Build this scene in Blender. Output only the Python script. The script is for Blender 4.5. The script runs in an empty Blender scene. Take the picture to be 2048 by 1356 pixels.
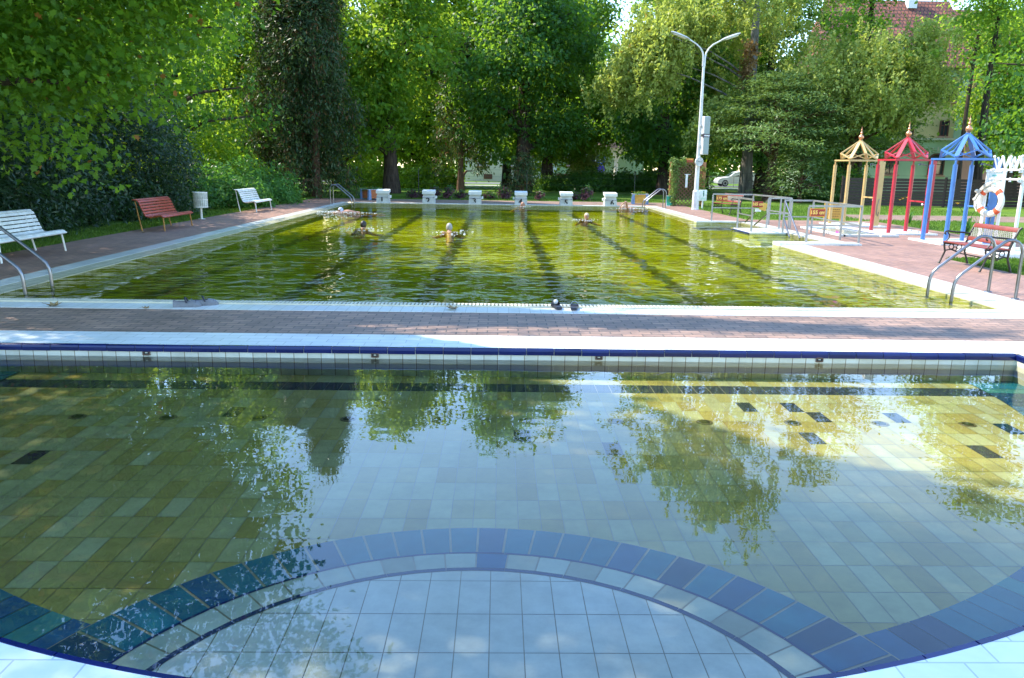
import bpy, bmesh, math, random
import numpy as np
from mathutils import Vector, Matrix, Quaternion
R = math.radians
random.seed(7)
C = bpy.context.scene.collection
scene = bpy.context.scene

# ------------------------------------------------------------------ camera, sky, sun, exposure
cam_data = bpy.data.cameras.new('camera')
cam = bpy.data.objects.new('camera', cam_data); C.objects.link(cam)
EYE = 1.66
F_PIX, PITCH, YAW, ROLL = 1564.0, R(12.506), R(1.0764), 0.0148
f0 = Vector((math.sin(YAW)*math.cos(PITCH), math.cos(YAW)*math.cos(PITCH), -math.sin(PITCH)))
r0 = Vector((math.cos(YAW), -math.sin(YAW), 0)); u0 = r0.cross(f0)
rv = r0*math.cos(ROLL) + u0*math.sin(ROLL); uv = -r0*math.sin(ROLL) + u0*math.cos(ROLL)
m = Matrix((rv, uv, -f0)).transposed().to_4x4(); m.translation = (0, 0, EYE)
cam.matrix_world = m
cam_data.sensor_width = 36.0; cam_data.lens = F_PIX/2048*36.0
cam_data.clip_start = 0.05; cam_data.clip_end = 900
scene.camera = cam

SUN_EL = R(49.0); SH = Vector((0.93, -0.37, 0)).normalized()      # horizontal direction in which shadows fall
to_sun = Vector((-SH.x*math.cos(SUN_EL), -SH.y*math.cos(SUN_EL), math.sin(SUN_EL)))
world = bpy.data.worlds.new('World'); scene.world = world; world.use_nodes = True
wn = world.node_tree.nodes; wl = world.node_tree.links
sky = wn.new('ShaderNodeTexSky'); sky.sky_type = 'NISHITA'; sky.sun_disc = False
sky.sun_elevation = SUN_EL; sky.sun_rotation = math.atan2(to_sun.x, to_sun.y) % (2*math.pi)
sky.dust_density = 0.0; sky.air_density = 1.3; sky.ozone_density = 5.0
wl.new(sky.outputs[0], wn['Background'].inputs[0]); wn['Background'].inputs[1].default_value = 0.15
sun_data = bpy.data.lights.new('sun', 'SUN'); sun_data.energy = 2.5; sun_data.angle = R(0.53); sun_data.color = (1.0, 0.93, 0.79)
sun = bpy.data.objects.new('sun', sun_data); C.objects.link(sun)
sun.rotation_euler = (-to_sun).to_track_quat('-Z', 'Y').to_euler(); sun.location = (-20, 20, 30)
vs = scene.view_settings
vs.view_transform = 'Standard'; vs.look = 'None'; vs.gamma = 1.0; vs.use_curve_mapping = False; vs.exposure = 2.15
cy = scene.cycles
cy.use_denoising = True
try: cy.denoiser = 'OPENIMAGEDENOISE'; cy.denoising_input_passes = 'RGB_ALBEDO_NORMAL'
except Exception: pass
cy.max_bounces = 9; cy.diffuse_bounces = 5; cy.glossy_bounces = 3; cy.transmission_bounces = 4; cy.transparent_max_bounces = 12
cy.caustics_reflective = False; cy.caustics_refractive = False
cy.sample_clamp_indirect = 6.0

# ------------------------------------------------------------------ materials
def nodes(name):
    m = bpy.data.materials.new(name); m.use_nodes = True
    nt = m.node_tree; nt.nodes.clear()
    out = nt.nodes.new('ShaderNodeOutputMaterial')
    return m, nt.nodes, nt.links, out

def lin(c):
    return tuple(c) + (1.0,) if len(c) == 3 else tuple(c)

def noise(nd, lk, scale, detail=3, rough=0.55, coord='pos', stretch=None):
    n = nd.new('ShaderNodeTexNoise'); n.inputs['Scale'].default_value = scale
    n.inputs['Detail'].default_value = detail; n.inputs['Roughness'].default_value = rough
    if coord == 'pos':
        g = nd.new('ShaderNodeNewGeometry'); src = g.outputs['Position']
    else:
        g = nd.new('ShaderNodeTexCoord'); src = g.outputs['Object']
    if stretch:
        mp = nd.new('ShaderNodeMapping'); mp.inputs['Scale'].default_value = stretch
        lk.new(src, mp.inputs['Vector']); src = mp.outputs['Vector']
    lk.new(src, n.inputs['Vector'])
    return n

def ramp(nd, lk, src, stops):
    r = nd.new('ShaderNodeValToRGB'); el = r.color_ramp.elements
    el[0].position, el[0].color = stops[0][0], lin(stops[0][1])
    el[1].position, el[1].color = stops[-1][0], lin(stops[-1][1])
    for p, c in stops[1:-1]:
        e = el.new(p); e.color = lin(c)
    lk.new(src, r.inputs['Fac']); return r

def mixc(nd, lk, fac, a, b, mode='MIX'):
    x = nd.new('ShaderNodeMix'); x.data_type = 'RGBA'; x.blend_type = mode
    for s, v in ((x.inputs['Factor'], fac), (x.inputs[6], a), (x.inputs[7], b)):
        if isinstance(v, bpy.types.NodeSocket): lk.new(v, s)
        elif isinstance(v, (int, float)): s.default_value = v
        else: s.default_value = lin(v)
    return x.outputs[2]

def bump(nd, lk, h, strength, dist):
    b = nd.new('ShaderNodeBump'); b.inputs['Strength'].default_value = strength; b.inputs['Distance'].default_value = dist
    lk.new(h, b.inputs['Height']); return b.outputs['Normal']

def surf(name, col, rough=0.5, var=0.12, scale=6.0, metal=0.0, bstr=0.0, bscale=40.0, spec=0.5, coord='pos', col2=None, stretch=None):
    """a Principled surface with soft noise wear in its colour and a fine bump"""
    m, nd, lk, out = nodes(name)
    p = nd.new('ShaderNodeBsdfPrincipled'); lk.new(p.outputs[0], out.inputs[0])
    n = noise(nd, lk, scale, 4, 0.6, coord, stretch)
    c = Vector(col)
    lo = tuple(c*(1-var)); hi = tuple(min(1, x*(1+var)) for x in c)
    if col2: lo = col2
    r = ramp(nd, lk, n.outputs['Fac'], [(0.32, lo), (0.68, hi)])
    lk.new(r.outputs[0], p.inputs['Base Color'])
    rr = nd.new('ShaderNodeMapRange'); rr.inputs['To Min'].default_value = max(0.02, rough*0.8); rr.inputs['To Max'].default_value = min(1, rough*1.2)
    lk.new(n.outputs['Fac'], rr.inputs['Value']); lk.new(rr.outputs[0], p.inputs['Roughness'])
    p.inputs['Metallic'].default_value = metal; p.inputs['Specular IOR Level'].default_value = spec
    if bstr:
        n2 = noise(nd, lk, bscale, 3, 0.6, coord)
        lk.new(bump(nd, lk, n2.outputs['Fac'], bstr, 0.01), p.inputs['Normal'])
    return m

def brick_mat(name, c1, c2, mortar, bw, bh, ms, rough, offset=0.5, var=0.25, bstr=0.4, swap=False, spec=0.4, vertical=False, stain=None):
    m, nd, lk, out = nodes(name)
    p = nd.new('ShaderNodeBsdfPrincipled'); lk.new(p.outputs[0], out.inputs[0])
    g = nd.new('ShaderNodeNewGeometry'); src = g.outputs['Position']
    sx = nd.new('ShaderNodeSeparateXYZ'); lk.new(src, sx.inputs[0])
    cb = nd.new('ShaderNodeCombineXYZ')
    a, b = ('X', 'Z') if vertical else (('Y', 'X') if swap else ('X', 'Y'))
    lk.new(sx.outputs[a], cb.inputs['X']); lk.new(sx.outputs[b], cb.inputs['Y'])
    br = nd.new('ShaderNodeTexBrick'); lk.new(cb.outputs[0], br.inputs['Vector'])
    br.offset = offset; br.inputs['Scale'].default_value = 1.0
    br.inputs['Brick Width'].default_value = bw; br.inputs['Row Height'].default_value = bh
    br.inputs['Mortar Size'].default_value = ms; br.inputs['Mortar Smooth'].default_value = 0.25
    br.inputs['Color1'].default_value = lin(c1); br.inputs['Color2'].default_value = lin(c2); br.inputs['Mortar'].default_value = lin(mortar)
    n = noise(nd, lk, 1.3, 5, 0.6); n3 = noise(nd, lk, 14.0, 3, 0.6)
    r = ramp(nd, lk, n.outputs['Fac'], [(0.3, (1-var,)*3), (0.7, (1+var*0.6,)*3)])
    c = mixc(nd, lk, 1.0, br.outputs['Color'], r.outputs[0], 'MULTIPLY')
    r3 = ramp(nd, lk, n3.outputs['Fac'], [(0.3, (1-var*0.5,)*3), (0.7, (1+var*0.4,)*3)])
    c = mixc(nd, lk, 1.0, c, r3.outputs[0], 'MULTIPLY')
    if stain:
        n4 = noise(nd, lk, 0.7, 6, 0.7); rs = ramp(nd, lk, n4.outputs['Fac'], [(0.5, (0, 0, 0)), (0.75, (0.7,)*3)])
        c = mixc(nd, lk, rs.outputs[0], c, stain)
    lk.new(c, p.inputs['Base Color']); p.inputs['Roughness'].default_value = rough; p.inputs['Specular IOR Level'].default_value = spec
    ad = nd.new('ShaderNodeMath'); ad.operation = 'MULTIPLY_ADD'
    lk.new(br.outputs['Fac'], ad.inputs[0]); ad.inputs[1].default_value = -1.0
    sc = nd.new('ShaderNodeMath'); sc.operation = 'MULTIPLY'; lk.new(n3.outputs['Fac'], sc.inputs[0]); sc.inputs[1].default_value = 0.35
    lk.new(sc.outputs[0], ad.inputs[2])
    lk.new(bump(nd, lk, ad.outputs[0], bstr, 0.006), p.inputs['Normal'])
    return m

def leaf_mat(name, dark, light, trans, tmix=0.45, odd=None, rough=0.45, spec=0.25):
    """two-sided leaf: reflects by its own tone and lets sunlight through"""
    m, nd, lk, out = nodes(name)
    at = nd.new('ShaderNodeAttribute'); at.attribute_name = 'tone'
    st = [(0.0, dark), (0.85, light)]
    if odd: st += [(0.93, light), (0.97, odd)]
    r = ramp(nd, lk, at.outputs['Fac'], st)
    oi = nd.new('ShaderNodeObjectInfo')
    hr = ramp(nd, lk, oi.outputs['Random'], [(0.0, (0.8, 0.86, 0.92)), (1.0, (1.18, 1.12, 0.95))])
    c = mixc(nd, lk, 1.0, r.outputs[0], hr.outputs[0], 'MULTIPLY')
    p = nd.new('ShaderNodeBsdfPrincipled'); lk.new(c, p.inputs['Base Color'])
    p.inputs['Roughness'].default_value = rough; p.inputs['Specular IOR Level'].default_value = spec
    t = nd.new('ShaderNodeBsdfTranslucent')
    tr = ramp(nd, lk, at.outputs['Fac'], [(0.0, tuple(x*0.75 for x in trans)), (0.85, trans)] + ([(0.97, odd)] if odd else []))
    lk.new(tr.outputs[0], t.inputs['Color'])
    mx = nd.new('ShaderNodeMixShader'); mx.inputs[0].default_value = tmix
    lk.new(p.outputs[0], mx.inputs[1]); lk.new(t.outputs[0], mx.inputs[2]); lk.new(mx.outputs[0], out.inputs[0])
    return m

def water_mat(name, tint, layers, strength, dist, rough=0.01, mask=None, ior=1.333, k=1.0):
    m, nd, lk, out = nodes(name)
    acc = None
    for sc, w, st in layers:
        n = noise(nd, lk, sc, 2.0, 0.5, 'pos', st)
        mu = nd.new('ShaderNodeMath'); mu.operation = 'MULTIPLY_ADD'; lk.new(n.outputs['Fac'], mu.inputs[0]); mu.inputs[1].default_value = w
        if acc is None: mu.inputs[2].default_value = 0.0
        else: lk.new(acc, mu.inputs[2])
        acc = mu.outputs[0]
    if mask:
        n = noise(nd, lk, mask, 2, 0.5); rr = ramp(nd, lk, n.outputs['Fac'], [(0.36, (0.30,)*3), (0.64, (1.0,)*3)])
        mu = nd.new('ShaderNodeMath'); mu.operation = 'MULTIPLY'; lk.new(acc, mu.inputs[0]); lk.new(rr.outputs[0], mu.inputs[1]); acc = mu.outputs[0]
    nrm = bump(nd, lk, acc, strength, dist)
    fr = nd.new('ShaderNodeFresnel'); fr.inputs['IOR'].default_value = ior; lk.new(nrm, fr.inputs['Normal'])
    km = nd.new('ShaderNodeMath'); km.operation = 'MULTIPLY'; lk.new(fr.outputs[0], km.inputs[0]); km.inputs[1].default_value = k      # chopped water shows less mirror at grazing view than flat water
    tr = nd.new('ShaderNodeBsdfTransparent'); tr.inputs['Color'].default_value = lin(tint)
    gl = nd.new('ShaderNodeBsdfGlossy'); gl.inputs['Roughness'].default_value = rough; gl.inputs['Color'].default_value = (1, 1, 1, 1)
    lk.new(nrm, gl.inputs['Normal'])
    mx = nd.new('ShaderNodeMixShader'); lk.new(km.outputs[0], mx.inputs[0]); lk.new(tr.outputs[0], mx.inputs[1]); lk.new(gl.outputs[0], mx.inputs[2])
    lk.new(mx.outputs[0], out.inputs[0])
    return m

def attr_mat(name, rough, spec=0.5, bstr=0.15):
    """tiles whose own glaze colour is stored face by face"""
    m, nd, lk, out = nodes(name)
    p = nd.new('ShaderNodeBsdfPrincipled'); lk.new(p.outputs[0], out.inputs[0])
    at = nd.new('ShaderNodeAttribute'); at.attribute_name = 'glaze'
    n = noise(nd, lk, 9.0, 4, 0.65); r = ramp(nd, lk, n.outputs['Fac'], [(0.3, (0.86,)*3), (0.7, (1.08,)*3)])
    n2 = noise(nd, lk, 0.9, 4, 0.6); r2 = ramp(nd, lk, n2.outputs['Fac'], [(0.35, (0.88, 0.86, 0.78)), (0.65, (1.05, 1.05, 1.05))])
    c = mixc(nd, lk, 1.0, at.outputs['Color'], r.outputs[0], 'MULTIPLY')
    c = mixc(nd, lk, 1.0, c, r2.outputs[0], 'MULTIPLY')
    lk.new(c, p.inputs['Base Color']); p.inputs['Roughness'].default_value = rough; p.inputs['Specular IOR Level'].default_value = spec
    return m

# ------------------------------------------------------------------ mesh helpers
class MB:
    def __init__(s): s.v = []; s.f = []; s.col = []; s.m = []
    def add(s, vs, fs, mi=0):
        o = len(s.v); s.v += [tuple(x) for x in vs]; s.f += [tuple(i+o for i in f) for f in fs]; s.m += [mi]*len(fs); return s
    def box(s, c, d, rot=None, mi=0):
        cx, cy, cz = c; dx, dy, dz = d[0]/2, d[1]/2, d[2]/2
        vs = [Vector((x, y, z)) for z in (-dz, dz) for y in (-dy, dy) for x in (-dx, dx)]
        if rot is not None: vs = [rot @ v for v in vs]
        return s.add([v + Vector(c) for v in vs], [(0, 2, 3, 1), (4, 5, 7, 6), (0, 1, 5, 4), (2, 6, 7, 3), (0, 4, 6, 2), (1, 3, 7, 5)], mi)
    def cbox(s, c, d, ch, mi=0):
        """box with chamfered edges"""
        cx, cy, cz = c; hx, hy, hz = d[0]/2, d[1]/2, d[2]/2; ch = min(ch, hx*.9, hy*.9, hz*.9)
        bm = bmesh.new(); bmesh.ops.create_cube(bm, size=1.0)
        for v in bm.verts: v.co = Vector((v.co.x*d[0], v.co.y*d[1], v.co.z*d[2]))
        bmesh.ops.bevel(bm, geom=bm.edges[:], offset=ch, segments=2, affect='EDGES', profile=0.5)
        bm.verts.index_update()
        s.add([v.co + Vector(c) for v in bm.verts], [[v.index for v in f.verts] for f in bm.faces], mi); bm.free(); return s
    def bar(s, a, b, w, h=None, mi=0, up=(0, 0, 1)):
        a, b = Vector(a), Vector(b); d = b-a; L = d.length; d.normalize(); h = h or w
        side = d.cross(Vector(up))
        if side.length < 1e-4: side = d.cross(Vector((0, 1, 0)))
        side.normalize(); u = side.cross(d)
        vs = []
        for p in (a, b):
            for sx, sz in ((-1, -1), (1, -1), (1, 1), (-1, 1)): vs.append(p + side*sx*w/2 + u*sz*h/2)
        return s.add(vs, [(0, 3, 2, 1), (4, 5, 6, 7), (0, 1, 5, 4), (1, 2, 6, 5), (2, 3, 7, 6), (3, 0, 4, 7)], mi)
    def tube(s, pts, rad, n=10, mi=0, caps=True):
        pts = [Vector(p) for p in pts]; k = len(pts)
        if not hasattr(rad, '__len__'): rad = [rad]*k
        t0 = (pts[1]-pts[0]).normalized()
        ref = Vector((0, 0, 1)) if abs(t0.z) < 0.9 else Vector((0, 1, 0))
        nrm = t0.cross(ref).normalized(); vs = []
        for i, p in enumerate(pts):
            if i == 0: t = t0
            elif i == k-1: t = (pts[i]-pts[i-1]).normalized()
            else: t = ((pts[i+1]-pts[i]).normalized() + (pts[i]-pts[i-1]).normalized()).normalized()
            nrm = (nrm - t*nrm.dot(t)).normalized(); bn = t.cross(nrm)
            for j in range(n):
                a = 2*math.pi*j/n; vs.append(p + (nrm*math.cos(a) + bn*math.sin(a))*rad[i])
        fs = [(i*n+j, i*n+(j+1) % n, (i+1)*n+(j+1) % n, (i+1)*n+j) for i in range(k-1) for j in range(n)]
        if caps: fs += [tuple(range(n-1, -1, -1)), tuple(range((k-1)*n, k*n))]
        return s.add(vs, fs, mi)
    def lathe(s, prof, n=16, c=(0, 0, 0), mi=0):
        vs = [(c[0]+r*math.cos(2*math.pi*j/n), c[1]+r*math.sin(2*math.pi*j/n), c[2]+z) for r, z in prof for j in range(n)]
        k = len(prof)
        fs = [(i*n+j, i*n+(j+1) % n, (i+1)*n+(j+1) % n, (i+1)*n+j) for i in range(k-1) for j in range(n)]
        if prof[0][0] > 1e-5: fs.append(tuple(range(n-1, -1, -1)))
        if prof[-1][0] > 1e-5: fs.append(tuple(range((k-1)*n, k*n)))
        return s.add(vs, fs, mi)
    def ball(s, c, r, n=14, k=9, mi=0, sq=(1, 1, 1)):
        vs = []; fs = []
        for i in range(k+1):
            a = math.pi*i/k - math.pi/2
            for j in range(n):
                b = 2*math.pi*j/n
                vs.append((c[0]+r*sq[0]*math.cos(a)*math.cos(b), c[1]+r*sq[1]*math.cos(a)*math.sin(b), c[2]+r*sq[2]*math.sin(a)))
        fs = [(i*n+j, i*n+(j+1) % n, (i+1)*n+(j+1) % n, (i+1)*n+j) for i in range(k) for j in range(n)]
        return s.add(vs, fs, mi)
    def prism(s, poly, z0, z1, mi=0):
        n = len(poly); vs = [(x, y, z0) for x, y in poly] + [(x, y, z1) for x, y in poly]
        return s.add(vs, [tuple(range(n-1, -1, -1)), tuple(range(n, 2*n))] + [(i, (i+1) % n, n+(i+1) % n, n+i) for i in range(n)], mi)
    def build(s, name, mats, parent=None, smooth=False, loc=None, recalc=True):
        me = bpy.data.meshes.new(name); me.from_pydata(s.v, [], s.f)
        for mt in (mats if isinstance(mats, (list, tuple)) else [mats]): me.materials.append(mt)
        if isinstance(mats, (list, tuple)): me.polygons.foreach_set('material_index', s.m)
        if s.col:
            a = me.attributes.new('glaze', 'FLOAT_COLOR', 'FACE')
            a.data.foreach_set('color', np.array(s.col, dtype=np.float32).ravel())
        bm = bmesh.new(); bm.from_mesh(me); bmesh.ops.remove_doubles(bm, verts=bm.verts, dist=1e-6) if smooth else None
        bmesh.ops.recalc_face_normals(bm, faces=bm.faces) if recalc else None; bm.to_mesh(me); bm.free()
        if smooth:
            me.polygons.foreach_set('use_smooth', [True]*len(me.polygons))
            try: me.set_sharp_from_angle(angle=R(38))
            except Exception: pass
        me.update()
        o = bpy.data.objects.new(name, me); C.objects.link(o)
        if parent: o.parent = parent
        if loc: o.location = loc
        return o

def tag(o, label=None, cat=None, group=None, kind=None):
    if label: o['label'] = label
    if cat: o['category'] = cat
    if group: o['group'] = group
    if kind: o['kind'] = kind
    return o

def thing(name, label, cat, loc=(0, 0, 0), rz=0.0, group=None):
    o = bpy.data.objects.new(name, None); C.objects.link(o); o.empty_display_size = 0.2
    o.location = loc; o.rotation_euler = (0, 0, rz)
    return tag(o, label, cat, group)

def struct(o, label=None, cat=None): return tag(o, label, cat, None, 'structure')

def copy_tree(o, parent=None):
    c = o.copy(); C.objects.link(c)
    if parent: c.parent = parent
    for ch in list(o.children): copy_tree(ch, c)
    return c

def dup(o, loc, rz, label, group=None):
    c = copy_tree(o); c.location = loc; c.rotation_euler = (0, 0, rz); c['label'] = label
    if group: c['group'] = group
    return c

def text_mesh(name, body, size, mat, parent, loc, rot, depth=0.003, bold=0.0):
    cu = bpy.data.curves.new(name, 'FONT'); cu.body = body; cu.size = size; cu.extrude = depth; cu.offset = bold
    cu.align_x = 'CENTER'; cu.align_y = 'CENTER'; cu.resolution_u = 3
    tmp = bpy.data.objects.new(name, cu); C.objects.link(tmp)
    dg = bpy.context.evaluated_depsgraph_get(); dg.update()
    me = bpy.data.meshes.new_from_object(tmp.evaluated_get(dg)); bpy.data.objects.remove(tmp)
    me.name = name; me.materials.clear(); me.materials.append(mat)
    o = bpy.data.objects.new(name, me); C.objects.link(o); o.parent = parent; o.location = loc; o.rotation_euler = rot
    return o

def voxel_body(name, mb, mat, voxel, parent=None, loc=None, rz=0.0, smooth_it=6):
    """one continuous skin grown over overlapping tapered limbs"""
    o = mb.build(name, mat)
    md = o.modifiers.new('remesh', 'REMESH'); md.mode = 'VOXEL'; md.voxel_size = voxel; md.use_smooth_shade = True
    sm = o.modifiers.new('smooth', 'SMOOTH'); sm.iterations = smooth_it; sm.factor = 0.5
    dg = bpy.context.evaluated_depsgraph_get(); dg.update()
    me = bpy.data.meshes.new_from_object(o.evaluated_get(dg)); o.modifiers.clear(); o.data = me
    me.name = name
    if not me.materials: me.materials.append(mat)
    if parent: o.parent = parent
    if loc: o.location = loc
    o.rotation_euler = (0, 0, rz)
    return o
# ------------------------------------------------------------------ materials used by the setting
M = {}
M['tile_white'] = brick_mat('white glazed tile', (0.80, 0.81, 0.80), (0.72, 0.74, 0.74), (0.50, 0.51, 0.50), 0.25, 0.125, 0.004, 0.22, 0.5, 0.07, 0.25, stain=(0.58, 0.57, 0.50))
M['tile_white_side'] = brick_mat('white glazed edge tile', (0.66, 0.66, 0.63), (0.58, 0.58, 0.55), (0.50, 0.50, 0.47), 0.125, 0.33, 0.004, 0.24, 0.0, 0.08, 0.25, swap=True, stain=(0.60, 0.58, 0.48))
M['tile_white_near'] = brick_mat('white glazed edge tile along the near side', (0.74, 0.75, 0.74), (0.66, 0.67, 0.66), (0.50, 0.50, 0.48), 0.125, 0.40, 0.004, 0.24, 0.0, 0.07, 0.25, stain=(0.60, 0.58, 0.50))
M['tile_cream'] = brick_mat('cream glazed tile', (0.54, 0.51, 0.38), (0.47, 0.45, 0.33), (0.29, 0.27, 0.19), 0.25, 0.125, 0.005, 0.25, 0.0, 0.15, 0.25, swap=True, stain=(0.42, 0.38, 0.2))
M['tile_wall'] = brick_mat('wall tile', (0.66, 0.66, 0.57), (0.56, 0.55, 0.44), (0.26, 0.20, 0.12), 0.125, 0.6, 0.004, 0.2, 0.0, 0.12, 0.2, vertical=True, stain=(0.40, 0.34, 0.2))
M['pavers'] = brick_mat('red brown pavers', (0.33, 0.205, 0.15), (0.21, 0.14, 0.11), (0.10, 0.08, 0.065), 0.21, 0.105, 0.007, 0.62, 0.5, 0.28, 0.7, spec=0.35)
M['pavers_side'] = brick_mat('red brown pavers laid lengthwise', (0.33, 0.185, 0.135), (0.25, 0.145, 0.112), (0.12, 0.085, 0.065), 0.21, 0.105, 0.006, 0.62, 0.5, 0.25, 0.6, swap=True, spec=0.35)
M['glaze'] = attr_mat('glazed pool tile', 0.16)
M['grout'] = surf('grout', (0.30, 0.27, 0.19), 0.8, 0.2, 5)

def grass_ground():
    m, nd, lk, out = nodes('lawn ground')
    p = nd.new('ShaderNodeBsdfPrincipled'); lk.new(p.outputs[0], out.inputs[0])
    n1 = noise(nd, lk, 0.35, 4, 0.6); n2 = noise(nd, lk, 28, 4, 0.7)
    r1 = ramp(nd, lk, n1.outputs['Fac'], [(0.3, (0.075, 0.145, 0.018)), (0.55, (0.115, 0.20, 0.022)), (0.75, (0.17, 0.22, 0.04))])
    r2 = ramp(nd, lk, n2.outputs['Fac'], [(0.3, (0.55,)*3), (0.7, (1.3,)*3)])
    lk.new(mixc(nd, lk, 1.0, r1.outputs[0], r2.outputs[0], 'MULTIPLY'), p.inputs['Base Color'])
    p.inputs['Roughness'].default_value = 0.8; p.inputs['Specular IOR Level'].default_value = 0.15
    lk.new(bump(nd, lk, n2.outputs['Fac'], 0.9, 0.04), p.inputs['Normal']); return m
M['lawn'] = grass_ground()
M['asphalt'] = surf('asphalt', (0.11, 0.11, 0.115), 0.85, 0.2, 2.0, bstr=0.3, bscale=60)
M['gravel'] = surf('gravel path', (0.36, 0.34, 0.31), 0.9, 0.2, 3.0, bstr=0.4, bscale=50)

# ------------------------------------------------------------------ ground with the pools cut out
HX0, HX1, HY0, HY1, BIG = -7.1, 8.3, 1.4, 35.1, 420.0
g = MB()
xs = [-BIG, HX0, HX1, BIG]; ys = [-BIG, HY0, HY1, BIG]
for i in range(3):
    for j in range(3):
        if i == 1 and j == 1: continue
        g.add([(xs[i], ys[j], -0.012), (xs[i+1], ys[j], -0.012), (xs[i+1], ys[j+1], -0.012), (xs[i], ys[j+1], -0.012)], [(0, 1, 2, 3)])
struct(g.build('ground', M['lawn']))

# ------------------------------------------------------------------ deck paving
NC, NR = (0.0, 7.03), 4.85                 # the half round pool in front: centre of its straight side, radius
CW = 0.58                                   # width of its white rim
def q(mb, x0, x1, y0, y1, z=0.0, mi=0): mb.add([(x0, y0, z), (x1, y0, z), (x1, y1, z), (x0, y1, z)], [(0, 1, 2, 3)], mi)
d = MB()
q(d, -6.93, 6.93, 7.61, 8.86)
K = 72; ro = NR + CW
for i in range(K):
    a0, a1 = math.pi + math.pi*i/K, math.pi + math.pi*(i+1)/K
    def outer(a):
        cx, sy = math.cos(a), math.sin(a)
        t = min(6.93/max(1e-6, abs(cx)), 10.0/max(1e-6, abs(sy)))
        return (NC[0]+cx*t, NC[1]+sy*t, 0)
    def inner(a): return (NC[0]+math.cos(a)*ro, NC[1]+math.sin(a)*ro, 0)
    d.add([inner(a0), outer(a0), outer(a1), inner(a1)], [(0, 1, 2, 3)])
q(d, -6.93, -ro, 7.03, 7.61); q(d, ro, 6.93, 7.03, 7.61)
struct(d.build('deck_paving', M['pavers']))
d = MB()
q(d, -8.80, -6.94, -3, 38.4); q(d, 6.94, 8.74, -3, 15.2); q(d, 6.94, 12.6, 15.2, 17.58); q(d, 8.22, 12.6, 17.58, 25.62)
q(d, 6.94, 12.6, 25.62, 26.4); q(d, 6.94, 8.3, 26.4, 34.96)
struct(d.build('side_deck_paving', M['pavers_side']))
d = MB(); q(d, -6.94, 8.3, 34.96, 38.4); struct(d.build('far_deck_paving', M['pavers']))

# ------------------------------------------------------------------ swimming pool: rim, basin, water
PX, PY0, PY1 = 6.33, 9.47, 34.40
c = MB()
c.box((0, 9.035, -0.097), (13.9, 0.335, 0.20), mi=2)                                  # near rim
c.box((0, 34.68, -0.097), (12.7, 0.55, 0.20), mi=2)                                    # far rim
for s in (-1, 1):
    for (a, b) in (((9.21, 34.96),) if s < 0 else ((9.21, 17.57), (25.63, 34.96))):
        c.box((s*6.77, (a+b)/2, -0.097), (0.33, b-a, 0.20), mi=0)
c.box((7.96, 21.6, -0.095), (0.48, 8.02, 0.20), mi=0)                                  # round the entry bay
c.box((7.27, 25.42, -0.095), (1.86, 0.38, 0.20), mi=2)
c.box((7.27, 17.82, -0.065), (1.87, 0.46, 0.22), mi=2)
struct(c.build('pool_rim', [M['tile_white_side'], M['tile_cream'], M['tile_white_near']]))
c = MB()
for s in (-1, 1):
    for (a, b) in (((9.47, 34.40),) if s < 0 else ((9.47, 17.59), (25.61, 34.40))):
        x0, x1 = s*6.604, s*6.33
        c.add([(x0, a, 0), (x1, a, -0.018), (x1, b, -0.018), (x0, b, 0), (x0, a, -.3), (x1, a, -.3), (x1, b, -.3), (x0, b, -.3)],
              [(0, 1, 2, 3), (1, 5, 6, 2), (0, 4, 5, 1), (3, 2, 6, 7)])
c.add([(-6.6, 9.204, -0.0), (6.6, 9.204, -0.0), (6.6, 9.468, -0.024), (-6.6, 9.468, -0.024), (6.6, 9.468, -.3), (-6.6, 9.468, -.3)], [(0, 1, 2, 3), (3, 2, 4, 5)])
c.add([(-6.33, 34.40, 0.0), (6.33, 34.40, 0.0), (6.33, 34.40, -.3), (-6.33, 34.40, -.3)], [(0, 1, 2, 3)])
c.add([(7.72, 18.05, 0), (7.72, 25.2, 0), (7.72, 25.2, -.3), (7.72, 18.05, -.3)], [(0, 1, 2, 3)])
struct(c.build('overflow_channel', M['tile_cream']))
M['grate'] = surf('cream plastic grate', (0.62, 0.58, 0.45), 0.4, 0.15, 6)
c = MB()
x = -6.55
while x < 6.58:
    c.box((x, 9.345, 0.0035), (0.026, 0.17, 0.016)); x += 0.046
c.box((0, 9.255, 0.0035), (13.15, 0.014, 0.018)); c.box((0, 9.437, -0.002), (13.15, 0.016, 0.018))
struct(c.build('overflow_grate', M['grate']))

M['pool_floor'] = brick_mat('algae tinted pool floor', (0.44, 0.445, 0.15), (0.36, 0.37, 0.12), (0.26, 0.26, 0.11), 0.25, 0.125, 0.006, 0.5, 0.5, 0.3, 0.3, stain=(0.40, 0.36, 0.10))
M['lane_line'] = surf('black lane tile', (0.060, 0.075, 0.045), 0.4, 0.3, 3)
M['navy_line'] = surf('navy edge tile', (0.02, 0.035, 0.16), 0.3, 0.2, 4)
f = MB(); FZ = -0.27
q(f, -6.33, 7.72, 9.47, 34.41, FZ, 0)
for x in (-5.05, -3.05, -1.05, 0.95, 2.95, 4.95):
    yy = 10.9; ph = x*3.1; wob = lambda y: 0.045*math.sin(y*5.1+ph)+0.035*math.sin(y*11.7+ph*2)+0.02*math.sin(y*23.0+ph)
    while yy < 32.59:
        y2 = min(yy+0.07, 32.6); a_, b_ = wob(yy), wob(y2)
        f.add([(x-0.12+a_, yy, FZ+0.004), (x+0.12+wob(yy+3), yy, FZ+0.004), (x+0.12+wob(y2+3), y2, FZ+0.004), (x-0.12+b_, y2, FZ+0.004)], [(0, 1, 2, 3)], 1); yy = y2
    q(f, x-0.45, x+0.45, 10.55, 10.9, FZ+0.004, 1); q(f, x-0.5, x+0.5, 32.6, 32.9, FZ+0.004, 1)
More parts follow.
